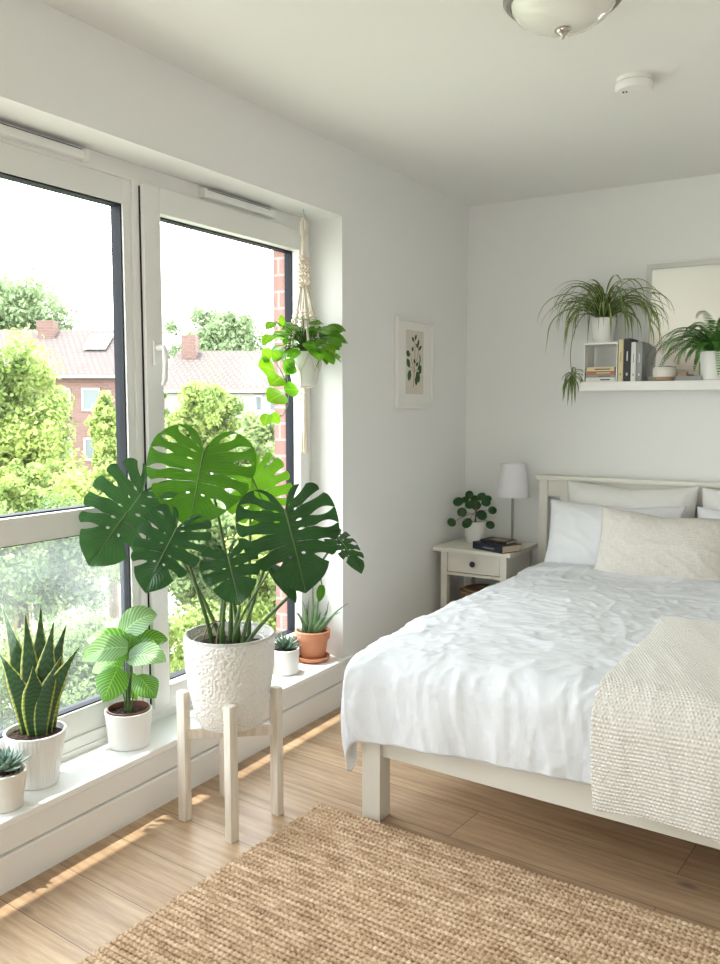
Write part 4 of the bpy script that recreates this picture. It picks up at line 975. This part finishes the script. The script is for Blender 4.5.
# ------------------------------------------------------------------ macrame hanger with pothos
HC = V((-.068, 2.985, 0))
mh = thing('macrame_hanger', (HC.x, HC.y, 2.18), 'cream macrame plant hanger hooked to the top of the window recess', 'plant hanger')
bm = BM(); tube(bm, [(HC.x, HC.y, 2.18), (HC.x, HC.y, 2.162), (HC.x+.006, HC.y, 2.155), (HC.x+.009, HC.y, 2.147), (HC.x+.004, HC.y, 2.139), (HC.x-.003, HC.y, 2.142)], .0022, 8); emit('hook', bm, 'metal', mh, smooth=True)
bm = BM()
lp_ = [(HC.x, HC.y+.016*math.sin(a)*(1 if a < PI else 1), 2.105+.036*math.cos(a)) for a in [i*2*PI/16 for i in range(17)]]
tube(bm, lp_, .0065, 8)
for k in range(5): tube(bm, [(HC.x+.004*math.cos(k*1.26), HC.y+.005*math.sin(k*1.26), 2.08), (HC.x+.004*math.cos(k*1.26+1), HC.y+.006*math.sin(k*1.26+1), 2.0), (HC.x+.005*math.cos(k*1.26+2), HC.y+.008*math.sin(k*1.26+2), 1.965)], .0055, 7)
emit('loop', bm, 'rope', mh, smooth=True)
def knots(bm, p0, p1, n, r=.009, w=.009):
    for i in range(n):
        t = (i+.5)/n; p = V(p0)+(V(p1)-V(p0))*t
        d = (V(p1)-V(p0)).normalized(); u = d.cross(V((1, 0, 0))).normalized(); s = 1 if i % 2 else -1
        for q in (-1, 1):
            pts = [p+u*(w*math.cos(a)*1)+V((r*.8*math.sin(a)*q, 0, 0))+d*(s*.006*math.cos(a)) for a in [k*PI/6 for k in range(7)]]
            tube(bm, pts, .0034, 6)
bm = BM()
for k in range(3):
    o = V((0, (k-1)*.018, 0)); knots(bm, HC+o+V((0, 0, 1.985)), HC+o*1.6+V((0, 0, 1.85)), 9, .012, .012)
emit('knotted_band', bm, 'rope', mh, smooth=True)
RIMZ = 1.583; RR = .078
bm = BM(); bk_ = BM()
for k in range(6):
    a = k*2*PI/6+.35; rim = V((HC.x+RR*math.cos(a), HC.y+RR*math.sin(a), RIMZ))
    t0 = V((HC.x+.010*math.cos(a), HC.y+.018*math.sin(a), 1.865)); p1 = t0.lerp(rim, .38); p2 = t0.lerp(rim, .66)
    for dx in (-.003, .003):
        tube(bm, [t0+V((0, dx, 0)), p1+V((0, dx, 0)), p2+V((0, dx, 0)), rim+V((0, dx, 0))], .0034, 6)
    knots(bk_, p1, p2, 8, .008, .009)
    # net under the pot
    bot = V((HC.x, HC.y, 1.432)); a2 = a+PI/6
    lo = V((HC.x+.063*math.cos(a2), HC.y+.063*math.sin(a2), 1.50)); lo0 = V((HC.x+.063*math.cos(a-PI/6), HC.y+.063*math.sin(a-PI/6), 1.50)); m2_ = V((HC.x+.050*math.cos(a2), HC.y+.050*math.sin(a2), 1.439))
    tube(bm, [rim, rim.lerp(lo, .5)+V((math.cos(a)*.006, math.sin(a)*.006, 0)), lo], .0024, 6); tube(bm, [rim, rim.lerp(lo0, .5)+V((math.cos(a)*.006, math.sin(a)*.006, 0)), lo0], .0024, 6); tube(bm, [lo, m2_, m2_.lerp(bot, .6), bot], .0024, 6)
emit('cord', bm, 'rope', mh, smooth=True); emit('side_knots', bk_, 'rope', mh, smooth=True)
bm = BM(); lathe(bm, [(0, 1.44), (.010, 1.438), (.013, 1.425), (.010, 1.408), (0, 1.404)], (HC.x, HC.y), 16); rr = random.Random(2)
for k in range(26):
    a = rr.uniform(0, 6.28); r = .011*math.sqrt(rr.random()); q = rr.uniform(1.3, 2.0)
    tube(bm, [(HC.x+r*math.cos(a), HC.y+r*math.sin(a), 1.41), (HC.x+r*1.3*math.cos(a+.2), HC.y+r*1.3*math.sin(a+.2), 1.30), (HC.x+r*q*math.cos(a+.3), HC.y+r*q*math.sin(a+.3), 1.155+rr.uniform(-.006, .012))], .0023, 5)
emit('tassel', bm, 'rope', mh, smooth=True)
po = thing('potted_pothos', (HC.x, HC.y, 1.445), 'trailing lime green pothos in white pot hanging in the macrame', 'potted plant')
pot(po, (HC.x, HC.y), 1.445, .072, .052, .138, 'white_ceramic', soil_in=.012)
def heart(bm, A, B, nrm, w=.8, fold=.12, droop=.15):
    A = V(A); B = V(B); L = (B-A).length; mid = (A+B)/2+V(nrm).normalized()*L*droop
    ribbon(bm, quad_curve(A, mid, B, 18), L*w, nrm, 6, fold, lambda t: (math.sin(PI*min(1, (t+.10)*.92))**.75)*(1 if t > .05 else .75))
rr = random.Random(11)
bl = BM(); bl2 = BM(); bs = BM(); top = V((HC.x, HC.y, 1.58))
for k in range(96):
    a = rr.uniform(0, 2*PI); el = rr.uniform(-.4, 1.5); r = rr.uniform(.07, .145)
    if math.cos(a) < -.3 and r > .11: r = .10
    p = top+V((math.cos(a)*math.cos(el)*r, math.sin(a)*math.cos(el)*r, math.sin(el)*r*.78+.030))
    d = V((math.cos(a)*.5, math.sin(a)*.7, -.35+.3*math.sin(el))).normalized(); L = rr.uniform(.06, .085)
    nn = V((math.cos(a), math.sin(a), 1.2))+(CAM-top).normalized()*.8
    heart(bl if rr.random() < .72 else bl2, p, p+d*L, nn, rr.uniform(.62, .78))
    tube(bs, bez(top+V((rr.uniform(-.02, .02), rr.uniform(-.02, .02), -.01)), top+V((0, 0, .05)), p+V((0, 0, .015)), p, 8), .0016, 5)
for tx, ty, ax, ay in ((343, 332, 327, 330), (340, 350, 328, 345), (327, 365, 325, 350), (318, 368, 312, 352), (263, 345, 272, 335), (266, 330, 274, 322), (280, 315, 283, 326)):
    A = at(ax, ay, 3.62) if tx > 300 else on(ax, ay, 'x', -.07); B = at(tx, ty, 3.58) if tx > 300 else on(tx, ty, 'x', -.055); heart(bl if tx > 300 else bl2, A, B, (CAM-A).normalized()+V((0, 0, .6)), .5)
    tube(bs, bez(top, top+V((0, 0, .04)), A+V((0, 0, .02)), A, 8), .0016, 5)
vines = [[(292, 345), (284, 352), (276, 362), (283, 375), (289, 390), (288, 405), (283, 415), (276, 418)], [(290, 350), (282, 358), (285, 368), (288, 378), (287, 388)]]
for vn in vines: tube(bs, [on(x, y, 'x', -.075) for x, y in vn], .0017, 6)
for ax, ay, tx, ty, lime in ((275, 371, 258, 366, 1), (284, 366, 297, 371, 0), (281, 377, 270, 386, 1), (284, 389, 299, 391, 0), (283, 394, 268, 402, 1), (268, 414, 264, 426, 1), (272, 413, 279, 424, 1), (272, 352, 281, 360, 1), (270, 360, 262, 350, 1), (292, 372, 284, 360, 0)):
    A = on(ax, ay, 'x', -.075); B = on(tx, ty, 'x', -.06); heart(bl2 if lime else bl, A, B, (CAM-A).normalized()+V((0, 0, .35)), .78)
clampv(bl); clampv(bl2); clampv(bs); emit('leaves', bl, 'pothos', po, smooth=True); emit('variegated_leaves', bl2, 'pothos_lime', po, smooth=True, label='lime coloured young leaves'); emit('vine', bs, 'stem', po, smooth=True)

# ------------------------------------------------------------------ pilea on the bedside table
PI_ = (.155, 4.30)
pl = thing('potted_pilea', (*PI_, .6), 'round-leaved pilea in white pot on the bedside table', 'potted plant')
pot(pl, PI_, .6, .060, .048, .118, 'white_ceramic', soil_in=.01)
bm = BM(); tube(bm, [(PI_[0], PI_[1], .70), (PI_[0]+.004, PI_[1], .78), (PI_[0], PI_[1], .83)], [.005, .004, .003], 8); bs = bm; bl = BM()
for tx, ty, r, dd in ((458, 501, .030, .0), (469, 494.5, .024, .05), (481, 496, .027, .02), (486, 502, .026, -.03), (470, 504, .029, -.06), (476, 505, .028, -.02), (462, 512, .027, -.05), (482, 514.5, .031, -.08), (492.5, 510, .024, .02), (452, 522, .026, -.02), (466.5, 522.5, .031, -.10), (490.5, 524.5, .025, -.06), (474, 499, .024, .09), (465, 499, .022, .08), (488, 498, .022, .07)):
    c = at(tx, ty, 4.72+dd); nn = ((CAM-c).normalized()+V((rr.uniform(-.5, .5), 0, rr.uniform(.1, .8)))).normalized(); u = nn.orthogonal().normalized(); w = nn.cross(u); n = 22; P = []
    for i in range(5):
        q = i/4; P.append([c+(u*math.cos(2*PI*k/n)+w*math.sin(2*PI*k/n))*r*q-nn*(.22*r*q*q) for k in range(n)])
    grid(bl, P, lambda a, b: (.5+.3*a/4, b/n), closed=True)
    s0 = V((PI_[0], PI_[1], .735+rr.uniform(0, .08))); tube(bs, bez(s0, s0+V((0, 0, .03)), c-nn*.02, c-nn*.001, 8), .0013, 5)
emit('leaves', bl, 'pilea', pl, smooth=True); emit('stem', bs, 'dstem', pl, smooth=True)

# ------------------------------------------------------------------ spider plant with a hanging plantlet
SP = (.815, 4.385)
sp_ = thing('potted_spider_plant', (*SP, SZ+.198), 'arching striped spider plant in white pot on the shelf riser', 'potted plant')
pot(sp_, SP, SZ+.198, .062, .050, .125, 'white_ceramic', soil_in=.012)
rr = random.Random(21)
def spider(c, n, Lr, spread, w, seed, back=.09, up0=.5):
    bm = BM(); q = random.Random(seed); c = V(c)
    for k in range(n):
        a = 2*PI*k/n+q.uniform(-.15, .15); L = q.uniform(*Lr); el = q.uniform(up0, 1.48); sx, sy = math.cos(a), math.sin(a)
        if sy > 0: sy *= .25
        hold = q.uniform(.2, .62); drop = q.uniform(2.4, 4.4)
        p = c+V((sx*.01, sy*.01, 0)); pts = [p.copy()]; m_ = 18
        for i in range(m_):
            t = i/m_; e = max(el-drop*max(0, t-hold*.5), -1.45)
            p = p+V((sx*math.cos(e), sy*math.cos(e), math.sin(e)))*(L/m_); p.y = min(p.y, 4.492); pts.append(p.copy())
        nn = V((sx*.3, -1, .8)) if abs(sx) > .7 else V((0, -1, .5))
        ribbon(bm, pts, w*q.uniform(.75, 1.1), V((-sx*.2, -.4, 1)) if abs(sx) < .9 else V((-.0, -.6, 1)), 2, .3, lambda t: (.55+.45*math.sin(PI*min(1, t*1.2)))*max(.03, 1-t**4))
    return bm
bm = spider((SP[0], SP[1], SZ+.315), 104, (.26, .47), .2, .0135, 3, up0=.45); clampv(bm, yb=4.47); emit('leaves', bm, 'spider', sp_, smooth=True)
pb = at(572, 372, 4.36)
bm = BM(); tube(bm, bez(V((SP[0]-.02, SP[1]-.02, SZ+.31)), V((.74, 4.26, SZ+.44)), V((.66, 4.24, SZ+.20)), pb, 22), .0016, 6); emit('runner', bm, 'stem', sp_, smooth=True)
bm = BM(); q = random.Random(9)
for k in range(34):
    a = q.uniform(0, 6.28); L = q.uniform(.09, .17); el = q.uniform(-.9, 1.0); p = pb+V((0, 0, -.02*q.random()*2)); pts = [p.copy()]
    for i in range(9):
        el -= .22; e = max(el, -1.5); p = p+V((math.cos(a)*math.cos(e)*.75, math.sin(a)*math.cos(e)*.75, math.sin(e)))*(L/9); pts.append(p.copy())
    ribbon(bm, pts, .008, V((0, -.5, 1)), 2, .3, lambda t: max(.05, 1-t**3))
emit('plantlet', bm, 'spider', sp_, smooth=True, label='baby plantlet hanging below the shelf end')

# ------------------------------------------------------------------ bowl planter and fern
BP = (1.128, 4.352)
bp_ = thing('bowl_planter', (*BP, SZ), 'low two-tone bowl with tiny succulents on the wall shelf', 'potted plant')
bm = BM(); lathe(bm, [(0, 0), (.036, 0), (.046, .004), (.054, .02), (.056, .04), (.053, .064), (.050, .068), (.046, .064), (.046, .05), (0, .05)], BP, 44, SZ); emit('bowl', bm, 'cream_ceramic', bp_, smooth='auto')
bm = BM(); lathe(bm, [(.0355, -.0), (.0465, .0035), (.0535, .014), (.0545, .02), (.0535, .0205), (.0455, .006), (.0355, .0005)], BP, 44, SZ); emit('base_band', bm, 'tan', bp_, smooth='auto', label='unglazed tan foot of the bowl')
bm = BM(); lathe(bm, [(0, .058), (.0455, .055)], BP, 24, SZ); emit('soil', bm, 'soil', bp_)
for (dx, dy) in ((-.022, 0), (.018, .012), (.012, -.02), (-.01, .025), (.032, -.004)): rosette(bp_, (BP[0]+dx, BP[1]+dy), SZ+.058, 15, .026, .012, 'rosette_green', (.2, 1.3), .4, rot=dx*90)
FE = (1.350, 4.355)
fe = thing('potted_fern', (*FE, SZ), 'bushy green fern in white pot in front of the mirror', 'potted plant')
pot(fe, FE, SZ, .062, .052, .135, 'white_ceramic', soil_in=.012)
def fern(c, n, seed):
    bm = BM(); q = random.Random(seed); c = V(c)
    for k in range(n):
        a = 2*PI*k/n*1.0+q.uniform(-.2, .2); L = q.uniform(.27, .42); el = q.uniform(.6, 1.5); sx, sy = math.cos(a), math.sin(a)
        if sy > 0: sy *= .12
        p = c+V((sx*.012, sy*.012, 0)); pts = [p.copy()]; e = el; m_ = 34
        for i in range(m_):
            e -= .035+.035*i/m_*2; p = p+V((sx*math.cos(e), sy*math.cos(e), math.sin(e)))*(L/m_); p.y = min(p.y, 4.42); pts.append(p.copy())
        tube(bm, pts, [.0014*(1-.7*i/m_) for i in range(m_+1)], 4)
        for i in range(3, m_):
            t = i/m_; tg = (pts[i+1]-pts[i-1]).normalized() if i < m_ else tg
            nn = V((0, 0, 1)) - tg*tg.z; nn = nn.normalized() if nn.length > .1 else V((0, -1, 0)); sd_ = tg.cross(nn).normalized(); l = .022*math.sin(PI*min(1, .2+t*.82))**.7+.004
            for s in (-1, 1):
                A = pts[i]; B = A+(sd_*s+tg*.35-nn*.25).normalized()*l
                ribbon(bm, [A, A.lerp(B, .5)+nn*.002, B], .0062, nn, 2, .15, lambda u: .75 if u < .1 else (1 if u < .6 else .2))
    return bm
bm = fern((FE[0], FE[1], SZ+.13), 44, 8); emit('fronds', bm, 'fern', fe, smooth=True)

# ------------------------------------------------------------------ outside
GZ = -3.6
bm = BM(); box(bm, -140, -.36, -60, 160, GZ-.2, GZ); struct('ground', bm, 'lawn')
rg = np.random.default_rng(12)
def tree(name, c, rx, rz, n, leaf, m, label, trunk=True, group='trees outside the window', lumps=110, seed=1):
    """crown = leafy lumps; c = middle of the crown"""
    g = np.random.default_rng(seed); c = V(c); n = int(n*2.0)
    t = thing(name, (c.x, c.y, GZ), label, 'tree' if name == 'tree' else 'bush', group)
    d = g.normal(size=(lumps, 3)); d /= np.linalg.norm(d, axis=1)[:, None]; rad = g.random((lumps, 1))**.45*g.uniform(.85, 1.15, (lumps, 1))
    cen = d*rad*np.array([rx*.8, rx*.8, rz*.8]); lr = g.uniform(.10, .26, lumps)*min(rx, rz)
    k = g.integers(0, lumps, n); v = g.normal(size=(n, 3)); v /= np.linalg.norm(v, axis=1)[:, None]
    pos = cen[k]+v*(lr[k]*g.uniform(.35, 1.45, n))[:, None]
    nr = v+g.normal(size=(n, 3))*.55; nr /= np.linalg.norm(nr, axis=1)[:, None]
    u = np.cross(nr, g.normal(size=(n, 3))); u /= np.linalg.norm(u, axis=1)[:, None]; w = np.cross(nr, u)
    s = (leaf*.55*g.uniform(.6, 1.3, n))[:, None]
    bend = nr*s*.25
    q = np.stack([pos-u*s, pos-w*s*.55+bend, pos+u*s, pos+w*s*.55+bend], 1).reshape(-1, 3)+np.array([0, 0, c.z-GZ])
    fcs = np.arange(4*n).reshape(n, 4)
    me = np_mesh('crown', q, fcs); me.materials.append(M[m]); o = bpy.data.objects.new('crown', me); COL.objects.link(o); o.parent = t
    if trunk:
        bm = BM(); tube(bm, [(c.x, c.y, GZ), (c.x+.05, c.y, (GZ+c.z)/2), (c.x, c.y, c.z)], [rx*.09, rx*.07, rx*.04], 10)
        for j in range(7):
            e = V(cen[j]); tube(bm, [(c.x, c.y, c.z-rz*.4), V((c.x, c.y, c.z))+e*.5+V((0, 0, -.1)), V((c.x, c.y, c.z))+e], [rx*.04, rx*.025, rx*.01], 6)
        emit('trunk', bm, 'bark', t, smooth=True)
    return t
def px_r(r, d): return r/FPX*d
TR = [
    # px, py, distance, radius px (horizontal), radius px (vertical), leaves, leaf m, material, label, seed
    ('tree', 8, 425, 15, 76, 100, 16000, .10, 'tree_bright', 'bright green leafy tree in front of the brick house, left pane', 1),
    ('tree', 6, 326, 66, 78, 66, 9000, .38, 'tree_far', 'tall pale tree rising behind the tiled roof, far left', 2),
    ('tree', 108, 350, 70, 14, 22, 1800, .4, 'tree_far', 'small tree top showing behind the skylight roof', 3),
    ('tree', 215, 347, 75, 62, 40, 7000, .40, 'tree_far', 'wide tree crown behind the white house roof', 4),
    ('tree', 204, 425, 18, 40, 60, 9000, .10, 'tree_bright', 'light green young tree seen through the opening sash', 5),
    ('tree', 262, 462, 17, 42, 52, 8000, .10, 'tree_mid', 'pale leafy tree beside the brick window edge', 6),
    ('tree', 112, 438, 24, 25, 52, 5000, .14, 'tree_bright', 'yellow-green tree at the right end of the brick house', 7),
    ('tree', 150, 430, 27, 22, 60, 4000, .14, 'tree_mid', 'slim green tree behind the window mullion', 8),
    ('bush', 20, 560, 8.5, 110, 78, 16000, .055, 'tree_mid', 'dense green shrub below the left pane rail', 9),
    ('bush', 110, 520, 10.5, 90, 62, 13000, .065, 'tree_bright', 'sunny shrub behind the large monstera leaves', 10),
    ('bush', 20, 492, 13, 80, 36, 8000, .08, 'tree_bright', 'yellow-green shrub just above the window rail', 11),
    ('bush', 200, 555, 9.5, 80, 72, 12000, .06, 'tree_mid', 'green shrub behind the monstera stems', 12),
    ('bush', 278, 580, 8.5, 62, 92, 11000, .055, 'tree_bright', 'sunlit shrub behind the right end of the sill', 13),
    ('bush', 60, 690, 7.0, 120, 84, 16000, .045, 'tree_mid', 'near shrub filling the lower left pane', 14),
    ('bush', 190, 680, 7.0, 90, 80, 13000, .045, 'tree_bright', 'near shrub low behind the calathea and monstera pot', 15),
    ('bush', -110, 600, 8.0, 110, 130, 12000, .06, 'tree_mid', 'shrub beyond the left edge of the window', 16),
]
for nm_, x, y, d, rx_, rz_, n, lf_, m_, lab, sd0 in TR:
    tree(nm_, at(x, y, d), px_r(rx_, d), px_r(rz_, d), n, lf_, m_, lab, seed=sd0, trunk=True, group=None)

def house(name, label, org, yaw, L, Dp, ze, zr, wallm, wins, chim, sky, low=True):
    """org = left foot of the front at ground level; front runs along +x local, depth along +y local"""
    t = thing(name, org, label, 'house'); MT = Matrix.Translation(org) @ Matrix.Rotation(yaw, 4, 'Z'); hb = ze-org.z; hr = zr-org.z
    def put(nm, bm, m, par=t, **k):
        bmesh.ops.transform(bm, matrix=MT, verts=bm.verts); return emit(nm, bm, m, par, **k)
    bm = BM(); box(bm, 0, L, 0, Dp, 0, hb)
    for x in (0, L):
        v = [bm.verts.new((x, 0, hb)), bm.verts.new((x, Dp, hb)), bm.verts.new((x, Dp/2, hr-.1))]; bm.faces.new(v)
    boxuv(bm); put('wall', bm, wallm)
    bm = BM(); uv = bm.loops.layers.uv.active
    sl = math.hypot(Dp/2+.4, hr-hb+.2)
    for s in (0, 1):
        y0 = -.4 if s == 0 else Dp+.4; v = [(-.3, y0, hb-.15), (L+.3, y0, hb-.15), (L+.3, Dp/2, hr), (-.3, Dp/2, hr)]
        top = [bm.verts.new(p) for p in v]; bot = [bm.verts.new((p[0], p[1], p[2]-.14)) for p in v]
        fs = [bm.faces.new(top), bm.faces.new(bot[::-1])]+[bm.faces.new([top[i], bot[i], bot[(i+1) % 4], top[(i+1) % 4]]) for i in range(4)]
        for l, q in zip(fs[0].loops, ((0, 0), (L, 0), (L, sl), (0, sl))): l[uv].uv = q
    bmesh.ops.recalc_face_normals(bm, faces=bm.faces); rf = put('roof', bm, 'tiles')
    bm = BM(); box(bm, -.3, L+.3, -.52, -.38, hb-.22, hb-.1); put('gutter', bm, 'farwhite')
    for (x, z, w, h) in wins:
        bm = BM()
        for q in ((x, x+.1, z, z+h), (x+w-.1, x+w, z, z+h), (x, x+w, z, z+.1), (x, x+w, z+h-.1, z+h)): box(bm, q[0], q[1], -.06, .02, q[2], q[3])
        wf = put('window', bm, 'farwhite')
        bm = BM(); box(bm, x+.08, x+w-.08, -.02, .0, z+.08, z+h-.08); put('pane', bm, 'farglass', wf)
    for (x, w, z1) in chim:
        bm = BM(); box(bm, x, x+w, Dp/2-1.1, Dp/2-.2, hr-1.6, z1-org.z); boxuv(bm); put('chimney', bm, 'farbrick', rf)
    for (x, w, a, b) in sky:      # fractions up the slope
        bm = BM(); P = []
        for f in (a, b):
            y = -.4+(Dp/2+.4)*f; z = hb-.15+(hr-hb+.15)*f+.14; P.append([V((x, y, z)), V((x+w, y, z))])
        bm2 = BM(); grid(bm2, P); r = bmesh.ops.extrude_face_region(bm2, geom=list(bm2.faces)); bmesh.ops.translate(bm2, verts=[g for g in r['geom'] if isinstance(g, bmesh.types.BMVert)], vec=(0, 0, .12)); bm.free()
        put('skylight', bm2, 'farwhite', rf)
    return t
# brick house: front faces the window, 45 m away
D1 = 45; el = at(-60, 374, D1); er = at(126, 375.3, D1); yaw1 = math.atan2(er.y-el.y, er.x-el.x); L1 = math.hypot(er.x-el.x, er.y-el.y)
def lx(px, D, el, yaw=None):
    q = at(px, 400, D); yaw = yaw1 if yaw is None else yaw
    return (q.x-el.x)*math.cos(yaw)+(q.y-el.y)*math.sin(yaw)
w1l = []
for px0, px1, py0, py1 in ((57, 70, 388, 411), (81, 100, 388, 411), (82, 100, 438, 461), (57, 70, 438, 461), (20, 36, 388, 411)):
    a, b = at(px0, py1, D1), at(px1, py0, D1); w1l.append((lx(px0, D1, el), a.z-GZ, lx(px1, D1, el)-lx(px0, D1, el), b.z-a.z))
# depth of roof
zr1 = at(60, 330, D1+5).z
house('house', 'red brick house with pinkish tiled roof, chimney and skylight in the left pane', V((el.x, el.y, GZ)), yaw1, L1, 10, el.z, zr1, 'farbrick', w1l, [(lx(39, D1+4, el), .95, at(48, 321, D1+4).z)], [(lx(88, D1+3, el), 1.25, .5, .8)])
D2 = 42; el2 = at(165, 388, D2); er2 = at(330, 386, D2); yaw2 = math.atan2(er2.y-el2.y, er2.x-el2.x); L2 = math.hypot(er2.x-el2.x, er2.y-el2.y)
w2l = []
for px0, px1, py0, py1 in ((254, 263, 395, 412), (268, 277, 395, 412)):
    a, b = at(px0, py1, D2), at(px1, py0, D2); w2l.append((lx(px0, D2, el2, yaw2), a.z-GZ, lx(px1, D2, el2, yaw2)-lx(px0, D2, el2, yaw2), b.z-a.z))
house('house', 'white rendered house with long pale tiled roof in the opening sash', V((el2.x, el2.y, GZ)), yaw2, L2, 9, el2.z, at(230, 351, D2+4.5).z, 'render', w2l, [(.15, .75, at(170, 336, D2+4).z)], [])
# ------------------------------------------------------------------ light
wd = bpy.data.worlds.new('sky'); SC.world = wd; wd.use_nodes = True; nt = wd.node_tree
bg = nt.nodes['Background']
tc = N(nt, 'ShaderNodeTexCoord'); sp = N(nt, 'ShaderNodeSeparateXYZ'); nt.links.new(tc.outputs['Generated'], sp.inputs[0])
r = ramp(nt, [(0.0, (.55, .62, .45)), (.5, (1, 1, .99)), (.62, (.95, .98, 1)), (1, (.80, .90, 1))])
mr_ = N(nt, 'ShaderNodeMapRange'); mr_.inputs['From Min'].default_value = -1; mr_.inputs['From Max'].default_value = 1
nt.links.new(sp.outputs['Z'], mr_.inputs['Value']); nt.links.new(mr_.outputs['Result'], r.inputs['Fac']); nt.links.new(r.outputs['Color'], bg.inputs['Color'])
bg.inputs['Strength'].default_value = 5.0
sl = bpy.data.lights.new('sun', 'SUN'); so = bpy.data.objects.new('sun', sl); COL.objects.link(so)
sl.energy = 6.5; sl.angle = math.radians(.6); sl.color = (1, .94, .85)
so.rotation_euler = V((1, .25, -4.62)).to_track_quat('-Z', 'Y').to_euler()
def portal(name, loc, rot, sx, sy):
    l = bpy.data.lights.new(name, 'AREA'); l.shape = 'RECTANGLE'; l.size = sx; l.size_y = sy; l.cycles.is_portal = True
    o = bpy.data.objects.new(name, l); COL.objects.link(o); o.location = loc; o.rotation_euler = rot
portal('window_portal', (-.37, (Y0+Y1)/2, (ZS+ZT)/2), (0, -PI/2, 0), ZT-ZS, Y1-Y0)
portal('added_window_portal', ((RW[0]+RW[1])/2, RY-.11, (RW[2]+RW[3])/2), (PI/2, 0, 0), RW[1]-RW[0], RW[3]-RW[2])
vs = SC.view_settings; vs.view_transform = 'Standard'; vs.look = 'None'; vs.gamma = 1; vs.exposure = 0.92; vs.use_curve_mapping = False
SC.cycles.max_bounces = 12; SC.cycles.diffuse_bounces = 8; SC.cycles.transparent_max_bounces = 12
# ------------------------------------------------------------------ groups of like things
for o in bpy.data.objects:
    if o.parent or 'label' not in o: continue
    c = o.get('category'); l = o['label']
    g = None
    if c == 'pillow': g = 'pillows at the head of the bed'
    elif c == 'book' and 'flat stack' in l: g = 'books stacked flat under the riser'
    elif c == 'book' and o.location.z > 1.5: g = 'books standing upright on the shelf'
    elif c == 'book' and 'bedside' in l or c == 'book' and 'navy' in l: g = 'books on the bedside table'
    elif c == 'tree': g = 'trees outside the window'
    elif c == 'bush': g = 'shrubs outside the window'
    elif c == 'house': g = 'houses across the gardens'
    elif c == 'window vent': g = 'vents above the window'
    elif c == 'potted plant' and o.location.x < 0 and o.location.z < .5: g = 'potted plants on the window sill'
    if g: o['group'] = g
